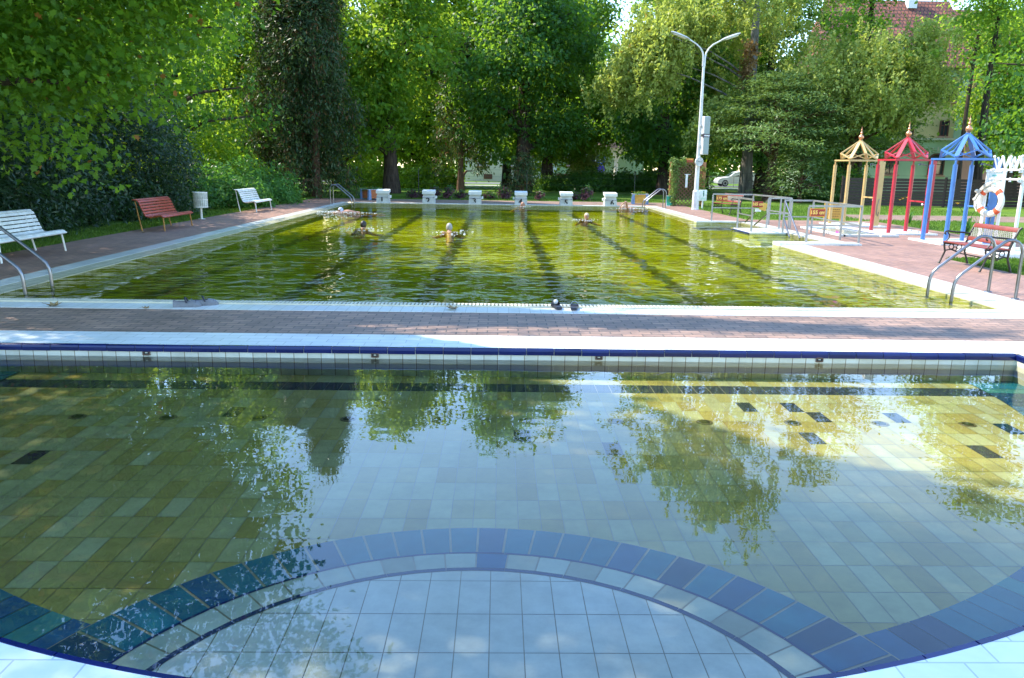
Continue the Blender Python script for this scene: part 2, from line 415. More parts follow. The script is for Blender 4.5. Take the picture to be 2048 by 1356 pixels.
f.box((6.20, 13.5, -0.19), (0.26, 8.0, 0.2), mi=2)
q(f, 6.09, 6.115, 9.6, 17.4, -0.087, 3)
f.box((0, 9.56, -0.19), (12.0, 0.18, 0.2), mi=2)
struct(f.build('pool_floor', [M['pool_floor'], M['lane_line'], M['tile_cream'], M['navy_line']]))
# wet landing slab with steps in the entry bay
f = MB()
f.cbox((7.22, 21.75, -0.14), (0.98, 1.55, 0.30), 0.015, 0)
f.box((6.716, 21.75, -0.03), (0.03, 1.5, 0.05), mi=1)
for k in range(3): f.cbox((7.22, 20.8-0.30*k, -0.17-0.05*k), (0.98, 0.30, 0.20), 0.01, 0)
struct(f.build('entry_steps', [M['tile_white_near'], M['navy_line']]))
M['pool_water'] = water_mat('green pool water', (0.66, 0.69, 0.07), [(1.5, 1.0, (1, 1.3, 1)), (3.8, 0.34, (1, 1.3, 1)), (9.0, 0.045, None)], 1.0, 0.20, 0.006, mask=0.25, k=0.66)
w = MB(); q(w, -6.34, 7.73, 9.465, 34.405, -0.03); struct(w.build('pool_water', M['pool_water'], recalc=False))

# ------------------------------------------------------------------ half round pool in front
def clip_poly(poly, cx, cy, r, n=160):
    """convex polygon cut by a disc"""
    if all(math.hypot(x-cx, y-cy) < r for x, y in poly): return poly
    if min(math.hypot(x-cx, y-cy) for x, y in poly) > r + 0.4: return []
    out = list(poly)
    for k in range(n):
        a = 2*math.pi*(k+0.5)/n; nx, ny = math.cos(a), math.sin(a)
        dd = [(x-cx)*nx + (y-cy)*ny - r for x, y in out]; new = []
        for i in range(len(out)):
            j = (i+1) % len(out)
            if dd[i] <= 0: new.append(out[i])
            if (dd[i] < 0 < dd[j]) or (dd[j] < 0 < dd[i]):
                t = dd[i]/(dd[i]-dd[j]); new.append((out[i][0]+(out[j][0]-out[i][0])*t, out[i][1]+(out[j][1]-out[i][1])*t))
        out = new
        if len(out) < 3: return []
    return out
rng = random.Random(11)
def jit(c, a=0.08):
    k = 1 + rng.uniform(-a, a); return (c[0]*k, c[1]*k, c[2]*k, 1.0)
PALE, BROWN, OLIVE, NAVY = (0.46, 0.465, 0.25), (0.385, 0.32, 0.10), (0.425, 0.385, 0.15), (0.010, 0.014, 0.055)
BLUE, MIDBLUE, TEAL, WHITE = (0.014, 0.105, 0.25), (0.016, 0.165, 0.26), (0.05, 0.24, 0.25), (0.66, 0.70, 0.68)
PC = (-0.09, 1.98)
dark_spots = [(-2.04, 6.02), (-3.07, 4.98), (0.18, 5.41), (0.83, 5.13), (2.02, 6.25), (2.42, 6.25), (2.54, 6.0), (2.28, 5.44), (3.2, 6.0), (3.44, 5.24), (3.97, 5.57)]
t = MB(); G = 0.0022; Z0 = -0.26
def tile(poly, z, colr):
    if len(poly) < 3: return
    t.add([(x, y, z) for x, y in poly], [tuple(range(len(poly)))]); t.col.append(colr)
ix0 = int(-4.5/0.125)-1
def cluster(x, y):
    return 0.5 + 0.5*math.sin(x*1.9+1.3*math.sin(y*1.1))*math.cos(y*1.7+0.8*math.sin(x*0.9))
darkcells = {(int(math.floor(x/0.125)), int(math.floor((y-0.03)/0.25))) for x, y in dark_spots}
for iy in range(6, 29):
    for ix in range(-37, 37):
        x0, y0 = ix*0.125, iy*0.25 + 0.03
        cx, cy_ = x0+0.0625, y0+0.125
        if math.hypot(cx-NC[0], cy_-NC[1]) > 4.6 or cy_ > NC[1] or math.hypot(cx-PC[0], cy_-PC[1]) < 1.70: continue
        p = clip_poly([(x0+G, y0+G), (x0+0.125-G, y0+G), (x0+0.125-G, min(y0+0.25-G, 7.025)), (x0+G, min(y0+0.25-G, 7.025))], NC[0], NC[1], 4.40)
        u = rng.random()
        if (ix, iy) in darkcells: cc = NAVY
        elif 6.6 < cy_ < 6.9: cc = (0.016, 0.022, 0.07)
        else:
            pb = 0.42 + 0.40*cluster(cx, cy_)
            cc = BROWN if u < pb*0.35 else (OLIVE if u < pb*1.05 else PALE)
        tile(p, Z0, jit(cc))
def ring_tiles(cx, cy, r0, r1, z, n, pick, gap, a0=0.0, a1=2*math.pi, keep=None):
    for k in range(n):
        b0 = a0+(a1-a0)*k/n; b1 = a0+(a1-a0)*(k+1)/n; am = (b0+b1)/2
        x, y = cx+math.cos(am)*(r0+r1)/2, cy+math.sin(am)*(r0+r1)/2
        if keep and not keep(x, y): continue
        g0, g1 = gap/r0, gap/r1; mid = (b0+b1)/2
        pts = [(cx+r*math.cos(a), cy+r*math.sin(a)) for r, a in ((r0+gap, b0+g0), (r0+gap, mid), (r0+gap, b1-g0), (r1-gap, b1-g1), (r1-gap, mid), (r1-gap, b0+g1))]
        tile(pts, z, jit(pick(k), 0.12))
inpool = lambda x, y: math.hypot(x-NC[0], y-NC[1]) < NR+0.25
def pick_blue(k):
    u = rng.random(); return (BLUE if u < 0.22 else MIDBLUE if u < 0.82 else (0.007, 0.05, 0.125))
ring_tiles(NC[0], NC[1], 4.385, 4.86, Z0+0.006, 104, lambda k: (lambda u: TEAL if u < 0.13 else BLUE if u < 0.42 else MIDBLUE if u < 0.78 else (0.007, 0.045, 0.13))(rng.random()), 0.0025, math.pi, 2*math.pi)
ring_tiles(PC[0], PC[1], 1.462, 1.80, -0.190, 76, pick_blue, 0.006, 0, 2*math.pi, inpool)
ring_tiles(PC[0], PC[1], 1.285, 1.452, -0.152, 60, lambda k: BLUE if k in (14,) else ((0.52, 0.58, 0.50) if rng.random() < 0.8 else (0.44, 0.45, 0.35)), 0.004, 0, 2*math.pi, inpool)
for iy in range(4, 14):
    for ix in range(-11, 11):
        x0, y0 = ix*0.133-0.02, iy*0.262+0.01
        p = clip_poly([(x0+G, y0+G), (x0+0.133-G, y0+G), (x0+0.133-G, y0+0.262-G), (x0+G, y0+0.262-G)], PC[0], PC[1], 1.262)
        tile(p, -0.140, jit(WHITE, 0.03))
ring_tiles(PC[0], PC[1], 1.262, 1.290, -0.137, 30, lambda k: (0.006, 0.018, 0.12), 0.001, 0, 2*math.pi, inpool)
ring_tiles(PC[0], PC[1], 1.446, 1.462, -0.150, 34, lambda k: (0.012, 0.022, 0.13), 0.001, 0, 2*math.pi, inpool)
struct(t.build('wading_pool_tiles', M['glaze']))
b = MB()
q(b, -5.0, 5.0, 1.6, 7.04, Z0-0.004)
def disc(mb, cx, cy, r, z0, z1, n=96):
    vs = [(cx+r*math.cos(2*math.pi*k/n), cy+r*math.sin(2*math.pi*k/n), z) for z in (z0, z1) for k in range(n)]
    mb.add(vs, [tuple(range(n, 2*n))] + [(k, (k+1) % n, n+(k+1) % n, n+k) for k in range(n)])
disc(b, PC[0], PC[1], 1.805, Z0-0.003, -0.1935); disc(b, PC[0], PC[1], 1.460, -0.1935, -0.1555); disc(b, PC[0], PC[1], 1.29, -0.1555, -0.1435)
struct(b.build('wading_pool_floor', M['grout']))
b = MB()
q2 = [(-NR, NC[1]), (NR, NC[1])]
b.add([(-NR, 7.03, -0.02), (NR, 7.03, -0.02), (NR, 7.03, -0.3), (-NR, 7.03, -0.3)], [(0, 1, 2, 3)])
for i in range(K):
    a0, a1 = math.pi + math.pi*i/K, math.pi + math.pi*(i+1)/K
    p0, p1 = (NC[0]+NR*math.cos(a0), NC[1]+NR*math.sin(a0)), (NC[0]+NR*math.cos(a1), NC[1]+NR*math.sin(a1))
    b.add([(*p0, -0.02), (*p1, -0.02), (*p1, -0.3), (*p0, -0.3)], [(0, 1, 2, 3)])
struct(b.build('wading_pool_wall', M['tile_wall']))
# white rim and rounded blue edge tiles
b = MB()
q(b, -ro, ro, 7.075, 7.61, 0.003)
for i in range(K):
    a0, a1 = math.pi + math.pi*i/K, math.pi + math.pi*(i+1)/K
    P = [(NC[0]+r*math.cos(a), NC[1]+r*math.sin(a), 0.003) for r, a in ((NR+0.024, a0), (ro, a0), (ro, a1), (NR+0.024, a1))]
    b.add(P, [(0, 1, 2, 3)])
q(b, NR+0.045, ro, 7.03, 7.075, 0.003); q(b, -ro, -NR-0.045, 7.03, 7.075, 0.003)
struct(b.build('wading_pool_rim', M['tile_white']))
b = MB()
prof = [(-0.010, -0.052), (-0.012, -0.018), (-0.006, -0.002), (0.008, 0.006), (0.045, 0.0045), (0.045, -0.05)]
x = -NR
while x < NR-0.02:
    L = 0.256; x1 = min(x+L-0.006, NR)
    e = rng.uniform(-0.0015, 0.0015)
    vs = [(xx, 7.03+p+e, z+e) for xx in (x, x1) for p, z in prof]; n = len(prof)
    b.add(vs, [(k, (k+1) % n, n+(k+1) % n, n+k) for k in range(n)] + [tuple(range(n-1, -1, -1)), tuple(range(n, 2*n))])
    cc = jit((0.005, 0.010, 0.085), 0.25); b.col += [cc]*(n+2); x += L
na = 60
for k in range(na):
    a0 = math.pi + math.pi*k/na + 0.0006; a1 = math.pi + math.pi*(k+1)/na - 0.0006
    e = rng.uniform(-0.001, 0.001); n = len(prof)
    vs = []
    for a in (a0, (a0*2+a1)/3, (a0+2*a1)/3, a1):
        vs += [(NC[0]+(NR+p*0.55+e)*math.cos(a), NC[1]+(NR+p*0.55+e)*math.sin(a), z+e) for p, z in prof]
    fs = [(s*n+j, s*n+(j+1) % n, (s+1)*n+(j+1) % n, (s+1)*n+j) for s in range(3) for j in range(n)] + [tuple(range(n-1, -1, -1)), tuple(range(3*n, 4*n))]
    b.add(vs, fs); cc = jit((0.005, 0.010, 0.085), 0.25); b.col += [cc]*len(fs)
struct(b.build('wading_pool_edging', M['glaze']))
b = MB()   # pale mortar bed behind the edging
b.box((0, 7.052, -0.028), (2*NR, 0.036, 0.05))
struct(b.build('edging_mortar', M['tile_cream']))
M['wading_water'] = water_mat('clear wading water', (0.95, 0.97, 0.90), [(1.7, 1.0, (0.8, 1.3, 1)), (5.0, 0.22, None)], 1.0, 0.0042, 0.0, mask=0.5, ior=1.45)
w = MB(); n = 96
w.add([(NC[0]+(NR+0.004)*math.cos(math.pi+math.pi*k/n), NC[1]+(NR+0.004)*math.sin(math.pi+math.pi*k/n), -0.10) for k in range(n+1)], [tuple(range(n+1))])
struct(w.build('wading_pool_water', M['wading_water'], recalc=False))

M['rust'] = surf('rusty metal', (0.12, 0.065, 0.04), 0.6, 0.4, 25)
M['dark'] = surf('dark opening', (0.012, 0.012, 0.012), 0.7, 0.2, 10)
ORD = ['first', 'second', 'third', 'fourth', 'fifth', 'sixth', 'seventh', 'eighth', 'ninth', 'tenth', 'eleventh', 'twelfth', 'thirteenth', 'fourteenth']
noz = None
for i, x in enumerate((-3.22, -1.13, 0.94, 3.0)):
    lab = 'rusty slotted water inlet in the white tiled wall, %s from the left' % ORD[i]
    if noz is None:
        noz = thing('water_inlet', lab, 'water inlet', (x, 7.03, -0.066), 0, 'water inlets in the tiled wall')
        b = MB()
        for sx in (-1, 1): b.box((sx*0.030, -0.004, 0), (0.010, 0.012, 0.040))
        for sz in (-1, 1): b.box((0, -0.004, sz*0.0175), (0.0495, 0.0115, 0.010))
        b.build('inlet_frame', M['rust'], noz)
        MB().box((0, 0.0, 0), (0.05, 0.006, 0.026)).build('inlet_opening', M['dark'], noz)
        MB().box((0, -0.005, 0.002), (0.022, 0.006, 0.008)).build('inlet_slat', M['grate'], noz)
    else: dup(noz, (x, 7.03, -0.066), 0, lab)
M['drain'] = surf('dull brass drain', (0.10, 0.075, 0.03), 0.5, 0.4, 30)
dr = None
for i in range(11):
    x = -3.2 + 0.687*i
    lab = 'round brownish drain in the wading pool floor, %s from the left in its row' % ORD[i]
    if dr is None:
        dr = thing('floor_drain', lab, 'drain', (x, 5.75, Z0), 0, 'row of floor drains in the wading pool')
        MB().lathe([(0.0, 0.004), (0.062, 0.004), (0.066, 0.001)], 20).build('drain_rim', M['drain'], dr)
        b = MB()
        for k in range(5): b.box((0, -0.032+0.016*k, 0.0055), (0.085 - abs(k-2)*0.012, 0.006, 0.002))
        b.build('drain_slots', M['dark'], dr)
    else: dup(dr, (x, 5.75, Z0), 0, lab)
M['drain_stain'] = None
# ------------------------------------------------------------------ materials for the furniture
M['white_paint'] = surf('white painted slats', (0.74, 0.75, 0.74), 0.45, 0.10, 7, bstr=0.15, bscale=60, col2=(0.58, 0.58, 0.54))
M['white_metal'] = surf('white painted metal', (0.72, 0.72, 0.70), 0.4, 0.08, 5, col2=(0.58, 0.57, 0.53))
M['red_paint'] = surf('red brown painted slats', (0.36, 0.055, 0.030), 0.42, 0.2, 6, bstr=0.15, bscale=60)
M['ochre_metal'] = surf('ochre painted tube', (0.36, 0.17, 0.03), 0.5, 0.2, 8)
M['steel'] = surf('brushed stainless steel', (0.21, 0.21, 0.225), 0.30, 0.1, 10, metal=1.0)
M['grey_rail'] = surf('galvanised rail', (0.30, 0.30, 0.30), 0.45, 0.12, 8, metal=0.65)
M['concrete'] = surf('pale terrazzo concrete', (0.52, 0.52, 0.49), 0.6, 0.14, 3.0, bstr=0.2, bscale=80, col2=(0.40, 0.40, 0.37))
M['concrete_top'] = surf('white rough tread', (0.68, 0.68, 0.64), 0.6, 0.10, 5.0, bstr=0.25, bscale=90)
M['black_paint'] = surf('black painted numerals', (0.02, 0.02, 0.022), 0.5, 0.2, 9)
M['cast_iron'] = surf('black brown cast iron', (0.025, 0.018, 0.015), 0.5, 0.3, 12)
M['bench_red'] = surf('orange red bench slats', (0.20, 0.036, 0.024), 0.45, 0.2, 8, bstr=0.1)
M['plank_orange'] = surf('orange stained plank', (0.40, 0.12, 0.035), 0.6, 0.25, 7, bstr=0.2, bscale=40)
M['plank_yellow'] = surf('yellow stained plank', (0.62, 0.36, 0.06), 0.6, 0.2, 7, bstr=0.2, bscale=40)
M['blue_post'] = surf('pale blue painted post', (0.14, 0.24, 0.42), 0.5, 0.2, 7)
M['soil'] = surf('soil', (0.045, 0.03, 0.02), 0.9, 0.3, 20)
M['lamp_white'] = surf('white painted lamp post', (0.66, 0.66, 0.66), 0.45, 0.08, 4, col2=(0.52, 0.51, 0.50))
M['lamp_grey'] = surf('grey lamp housing', (0.42, 0.43, 0.44), 0.4, 0.12, 8)
M['lamp_glass'] = surf('milky lamp cover', (0.62, 0.60, 0.54), 0.25, 0.08, 8)
M['speaker'] = surf('pale grey speaker front', (0.25, 0.30, 0.31), 0.5, 0.06, 6)
M['speaker_side'] = surf('white speaker side', (0.55, 0.55, 0.55), 0.45, 0.06, 6)
M['banner'] = surf('dark violet banner', (0.05, 0.035, 0.06), 0.5, 0.2, 9)
M['clock_face'] = surf('white clock face', (0.80, 0.80, 0.80), 0.35, 0.03, 9)
M['trellis'] = surf('brown trellis wood', (0.16, 0.075, 0.035), 0.65, 0.3, 9)
M['post_wood'] = surf('orange brown post wood', (0.34, 0.15, 0.06), 0.65, 0.25, 7)
M['sign_red'] = surf('dark red sign', (0.30, 0.022, 0.012), 0.45, 0.12, 9)
M['sign_orange'] = surf('orange sign border', (0.62, 0.22, 0.03), 0.5, 0.12, 9)
M['sign_yellow'] = surf('yellow sign lettering', (0.85, 0.56, 0.12), 0.5, 0.1, 9)
M['board_yellow'] = surf('ochre yellow notice board', (0.62, 0.36, 0.06), 0.5, 0.12, 5)
M['sign_green'] = surf('emerald green board', (0.02, 0.32, 0.19), 0.5, 0.15, 6)
M['pic_green'] = surf('dark green pictogram', (0.03, 0.16, 0.10), 0.5, 0.2, 9)
M['beige_paint'] = surf('beige yellow gloss paint', (0.52, 0.35, 0.145), 0.38, 0.10, 4)
M['red_gloss'] = surf('raspberry red gloss paint', (0.42, 0.024, 0.042), 0.36, 0.12, 4)
M['blue_gloss'] = surf('sky blue gloss paint', (0.055, 0.165, 0.44), 0.36, 0.12, 4)
M['white_gloss'] = surf('white gloss paint', (0.74, 0.73, 0.71), 0.38, 0.08, 4)
M['copper'] = surf('copper', (0.62, 0.28, 0.15), 0.35, 0.2, 12, metal=0.7)
M['buoy_white'] = surf('white ring foam', (0.72, 0.69, 0.60), 0.5, 0.1, 7)
M['buoy_red'] = surf('orange red band', (0.62, 0.09, 0.03), 0.5, 0.15, 9)
M['rope'] = surf('off white rope', (0.60, 0.56, 0.47), 0.8, 0.2, 40)
M['clog_grey'] = surf('grey foam clog', (0.15, 0.155, 0.17), 0.6, 0.2, 20)
M['rubber_black'] = surf('black rubber', (0.018, 0.018, 0.03), 0.5, 0.2, 20)
M['cloth_white'] = surf('white crumpled cloth', (0.5, 0.5, 0.5), 0.8, 0.1, 30)
M['pink'] = surf('pink foam sandal', (0.62, 0.10, 0.36), 0.5, 0.15, 12)
M['skin'] = surf('skin', (0.40, 0.20, 0.125), 0.5, 0.12, 9)
M['hair_black'] = surf('black hair', (0.018, 0.014, 0.013), 0.5, 0.3, 60)
M['hair_grey'] = surf('silver grey hair', (0.30, 0.285, 0.265), 0.6, 0.2, 60)
M['hair_fair'] = surf('thin fair hair', (0.52, 0.38, 0.26), 0.6, 0.2, 60)
M['cap_blue'] = surf('blue white bathing cap', (0.45, 0.50, 0.66), 0.4, 0.2, 25)
M['swimsuit'] = surf('dark swim trunks', (0.03, 0.04, 0.09), 0.6, 0.2, 20)

def arc_pts(c, r, a0, a1, n, plane='xz', y=0.0):
    return [(c[0]+r*math.cos(a0+(a1-a0)*k/n), y, c[1]+r*math.sin(a0+(a1-a0)*k/n)) for k in range(n+1)]

# ------------------------------------------------------------------ slatted benches on the left deck (local x along the bench, -y towards the sitter)
def slat_bench(loc, rz, label, length, slat, frame, group):
    t = thing('slatted_bench', label, 'bench', loc, rz, group)
    prof = [(-0.265, 0.345), (-0.225, 0.372), (-0.15, 0.372), (-0.07, 0.358), (0.01, 0.343), (0.085, 0.338), (0.145, 0.365), (0.178, 0.425), (0.205, 0.492),
            (0.232, 0.558), (0.259, 0.624), (0.287, 0.690), (0.335, 0.735), (0.40, 0.738)]
    L = length
    def slats(i0, i1, name):
        b = MB()
        for i in range(i0, i1):
            y, z = prof[i]; y1, z1 = prof[min(i+1, len(prof)-1)]; y0, z0 = prof[max(i-1, 0)]
            a = math.atan2(z1-z0, y1-y0)
            rot = Matrix.Rotation(a, 3, 'X')
            bm = MB(); bm.cbox((0, 0, 0), (L, 0.056, 0.022), 0.007)
            b.add([rot @ Vector(v) + Vector((0, y, z)) for v in bm.v], bm.f)
        return b.build(name, slat, t, True)
    slats(0, 6, 'seat'); slats(6, 14, 'backrest')
    for sx in (-1, 0, 1):
        b = MB(); x = sx*(L/2-0.10)
        pts = [(x, y, z-0.024) if i < 6 else (x, y+0.022, z-0.008) for i, (y, z) in enumerate(prof)]
        if sx == 0: pts = pts[:-1]
        b.tube(pts, 0.013, 8); b.build('side_frame', frame, t, True)
    b = MB()
    b.tube([(-L/2+0.02, -0.245, 0.325), (L/2-0.02, -0.245, 0.325)], 0.015, 8); b.build('front_rail', frame, t, True)
    for sx in (-1, 1):
        x = sx*(L/2-0.10)
        MB().tube([(x, -0.235, 0.33), (x+sx*0.03, -0.265, 0.0)], 0.017, 8).build('leg', frame, t, True)
        MB().tube([(x, 0.40, 0.725), (x+sx*0.005, 0.345, 0.35), (x+sx*0.02, 0.275, 0.0)], 0.016, 8).build('leg', frame, t, True)
    return t
GB = 'slatted benches along the hedge'
slat_bench((-8.27, 13.65, 0), R(90), 'white slatted bench beside the nearest ladder, closest to the front', 2.05, M['white_paint'], M['white_metal'], GB)
slat_bench((-8.27, 19.85, 0), R(90), 'red brown slatted bench on ochre tube legs', 1.85, M['red_paint'], M['ochre_metal'], GB)
slat_bench((-8.40, 27.55, 0), R(90), 'white slatted bench just beyond the litter bin', 1.9, M['white_paint'], M['white_metal'], GB)

# litter bin
t = thing('litter_bin', 'grey white round slatted litter bin on a single post', 'litter bin', (-8.70, 23.25, 0), R(20))
MB().tube([(0, 0, 0), (0, 0, 0.34)], 0.036, 12).build('post', M['white_metal'], t, True)
MB().lathe([(0.0, 0.0), (0.10, 0.0), (0.10, 0.012), (0.0, 0.012)], 16).build('foot_plate', M['white_metal'], t, True)
b = MB()
for k in range(22):
    a = 2*math.pi*k/22
    rot = Matrix.Rotation(a, 3, 'Z')
    bb = MB().box((0.195, 0, 0.55), (0.010, 0.046, 0.44)); b.add([rot @ Vector(v) for v in bb.v], bb.f)
b.build('basket', surf('weathered grey white bin slats', (0.50, 0.51, 0.46), 0.6, 0.25, 9), t)
b = MB()
for z in (0.345, 0.55, 0.755): b.lathe([(0.184, z), (0.204, z), (0.204, z+0.022), (0.184, z+0.022), (0.184, z)], 28)
b.build('hoop', M['white_metal'], t, True)
MB().lathe([(0.0, 0.338), (0.184, 0.338), (0.184, 0.347), (0.0, 0.347)], 24).build('bin_bottom', M['white_metal'], t)

# ------------------------------------------------------------------ pool ladders (local +x over the water)
def rail_curve():
    pts = [(0.0, 0.0), (0.0, 0.30), (0.0, 0.58)]
    pts += [(0.165-0.165*math.cos(a), 0.62+0.17*math.sin(a)) for a in [R(x) for x in (12, 35, 60, 85, 108, 128)]]
    pts += [(0.55, 0.52), (0.76, 0.345)]
    pts += [(0.82, 0.285), (0.855, 0.21), (0.865, 0.12), (0.87, -0.05), (0.875, -0.25)]
    return pts
def ladder(loc, rz, label, gap):
    t = thing('pool_ladder', label, 'ladder', loc, rz, 'pool ladders at the four corners')
    for s in (-1, 1):
        rl = MB().tube([(x, s*gap/2, z) for x, z in rail_curve()], 0.0215, 12).build('handrail', M['steel'], t, True)
        MB().lathe([(0.0, 0.012), (0.045, 0.012), (0.055, 0.002)], 16, (0, s*gap/2, 0.002)).build('foot_flange', M['steel'], rl, True)
    for z in (-0.11, -0.22):
        MB().box((0.83, 0, z), (0.075, gap-0.04, 0.022)).build('tread', M['steel'], t)
    return t
ladder((-6.93, 10.32, 0), 0, 'shiny ladder rails in the near left corner of the swimming pool', 0.62)
ladder((6.97, 10.60, 0), R(180), 'shiny ladder rails in front of the iron bench at the near right', 0.60)
ladder((-6.96, 33.15, 0), 0, 'small distant ladder beside starting block one', 0.60)
ladder((6.96, 33.30, 0), R(180), 'small distant ladder beside the yellow planter', 0.56)

# ------------------------------------------------------------------ starting blocks
def start_block(x, num, label):
    t = thing('starting_block', label, 'starting block', (x, 34.72, 0), 0, 'row of starting blocks')
    b = MB()
    b.add([(-.27, -.30, -0.04), (.27, -.30, -0.04), (.27, .28, 0.003), (-.27, .28, 0.003), (-.255, -.27, .30), (.255, -.27, .30), (.255, .24, .34), (-.255, .24, .34)],
          [(3, 2, 1, 0), (4, 5, 6, 7), (0, 1, 5, 4), (1, 2, 6, 5), (2, 3, 7, 6), (3, 0, 4, 7)])
    b.build('body', M['concrete'], t)
    b = MB()
    b.add([(-.235, -.262, .302), (.235, -.262, .302), (.235, .20, .342), (-.235, .20, .342), (-.235, -.26, .40), (.235, -.26, .40), (.235, .2, .46), (-.235, .2, .46)],
          [(3, 2, 1, 0), (4, 5, 6, 7), (0, 1, 5, 4), (1, 2, 6, 5), (2, 3, 7, 6), (3, 0, 4, 7)])
    b.build('neck', M['concrete'], t)
    b = MB()
    b.add([(-.275, -.31, .401), (.275, -.31, .401), (.275, .29, .461), (-.275, .29, .461), (-.275, -.31, .525), (.275, -.31, .525), (.275, .29, .575), (-.275, .29, .575)],
          [(3, 2, 1, 0), (4, 5, 6, 7), (0, 1, 5, 4), (1, 2, 6, 5), (2, 3, 7, 6), (3, 0, 4, 7)])
    b.build('tread', M['concrete_top'], t)
    b = MB(); b.tube([(-.23, -.28, .27), (-.23, -.335, .25), (.23, -.335, .25), (.23, -.28, .27)], 0.013, 8)
    b.build('hand_grip', M['steel'], t, True)
    s = 1 if x < 0 else -1
    MB().cbox((s*0.315, -0.05, 0.27), (0.075, 0.13, 0.11), 0.012).build('side_step', M['concrete_top'], t)
    text_mesh('number', num, 0.33, M['black_paint'], t, (-0.02 if x < 4 else 0.06, -0.292, 0.125), (R(95.0), 0, 0), 0.004, 0.010)
    return t
for n_, x in enumerate((-5.05, -3.06, -1.05, 0.95, 2.93, 4.86)):
    start_block(x, str(n_+1), 'pale concrete starting block with the number %d' % (n_+1) if n_ != 3 else 'pale concrete starting block right behind the bald swimmer')

# ------------------------------------------------------------------ planters
def planter(loc, rz, label, wood, w, dpt, h, seed):
    t = thing('planter', label, 'planter', loc, rz, 'wooden planters behind the starting blocks')
    for name, cx, cy, sx, sy in (('side_panel', 0, -dpt/2, w, 0.03), ('side_panel', 0, dpt/2, w, 0.03), ('side_panel', -w/2, 0, 0.03, dpt), ('side_panel', w/2, 0, 0.03, dpt)):
        b = MB()
        for k in range(4):
            b.cbox((cx, cy, 0.06+(k+0.5)*(h-0.06)/4), (sx-0.06 if sx > sy else sx, sy-0.06 if sy > sx else sy, (h-0.06)/4-0.008), 0.006)
        b.build(name, wood, t)
    for sx in (-1, 1):
        for sy in (-1, 1):
            MB().add([(sx*(w/2)+u*0.06, sy*(dpt/2)+v*0.06, z) for z, k in ((0, 1.25), (h, 0.9)) for u, v in ((-k, -k), (k, -k), (k, k), (-k, k))],
                     [(3, 2, 1, 0), (4, 5, 6, 7), (0, 1, 5, 4), (1, 2, 6, 5), (2, 3, 7, 6), (3, 0, 4, 7)]).build('corner_post', M['blue_post'], t)
    b = MB()
    for cy, cx, sx, sy in ((-dpt/2, 0, w+0.16, 0.09), (dpt/2, 0, w+0.16, 0.09), (0, -w/2, 0.09, dpt-0.09), (0, w/2, 0.09, dpt-0.09)):
        b.cbox((cx, cy, h+0.014), (sx, sy, 0.028), 0.005)
    b.build('rim', surf('grey painted rim', (0.34, 0.34, 0.36), 0.55, 0.2, 8), t)
    MB().box((0, 0, h-0.06), (w-0.05, dpt-0.05, 0.04)).build('soil', M['soil'], t)
    return t
planter((-5.98, 37.6, 0), R(38), 'orange plank planter with blue corners beside starting block one', M['plank_orange'], 0.72, 0.72, 0.46, 1)
planter((6.52, 36.7, 0), R(-7), 'yellow plank planter with pale blue corners and yellow flowers', M['plank_yellow'], 0.62, 0.62, 0.44, 2)

# ------------------------------------------------------------------ lamp post with clock and speakers
t = thing('lamp_post', 'tall white double armed lamp post beside the pool', 'lamp post', (8.06, 32.45, 0))
MB().lathe([(0.155, 0), (0.155, 0.02), (0.145, 0.05), (0.138, 0.74), (0.10, 0.79)], 8).build('base', M['lamp_white'], t)
MB().tube([(0, 0, 0.76), (0, 0, 2.4), (-0.01, 0, 4.0), (-0.02, 0, 5.75)], [0.094, 0.080, 0.064, 0.048], 14).build('pole', M['lamp_white'], t, True)
for s, end in ((-1, (-0.72, 0, 6.64)), (1, (0.68, 0, 6.62))):
    arm = MB().tube([(-0.02+s*0.030, 0, 5.6), (-0.02+s*0.035, 0, 5.95), (-0.02+s*0.07, 0, 6.12), (-0.02+s*0.16, 0, 6.27), (-0.02+s*0.32, 0, 6.42), (end[0], 0, end[2])], [0.04, 0.036, 0.033, 0.031, 0.029, 0.027], 10).build('arm', M['lamp_white'], t, True)
    dx = end[0]; sl = 0.34*s
    h_ = MB(); prof = [(-0.08, 0.035), (0.05, 0.075), (0.30, 0.085), (0.52, 0.075), (0.66, 0.04)]
    vs = []; nn = 12
    for u, r in prof:
        for j in range(nn):
            a = 2*math.pi*j/nn; vs.append((dx + s*u, 0.1*math.cos(a)*r/0.085*1.15, end[2] + u*0.36 + (r*0.75)*math.sin(a)))
    fs = [(i*nn+j, i*nn+(j+1) % nn, (i+1)*nn+(j+1) % nn, (i+1)*nn+j) for i in range(len(prof)-1) for j in range(nn)] + [tuple(range(nn)), tuple(range((len(prof)-1)*nn, len(prof)*nn))]
    head = h_.add(vs, fs).build('lamp_head', M['lamp_grey'], arm, True)
    c_ = MB(); vs = []
    for u, r in ((0.10, 0.05), (0.2, 0.075), (0.45, 0.075), (0.58, 0.045)):
        for j in range(nn):
            a = 2*math.pi*j/nn; vs.append((dx + s*u, 0.095*math.cos(a)*r/0.075, end[2] + u*0.36 - 0.045 + 0.035*math.sin(a)))
    fs = [(i*nn+j, i*nn+(j+1) % nn, (i+1)*nn+(j+1) % nn, (i+1)*nn+j) for i in range(3) for j in range(nn)] + [tuple(range(nn)), tuple(range(3*nn, 4*nn))]
    c_.add(vs, fs).build('lamp_cover', M['lamp_glass'], arm, True)
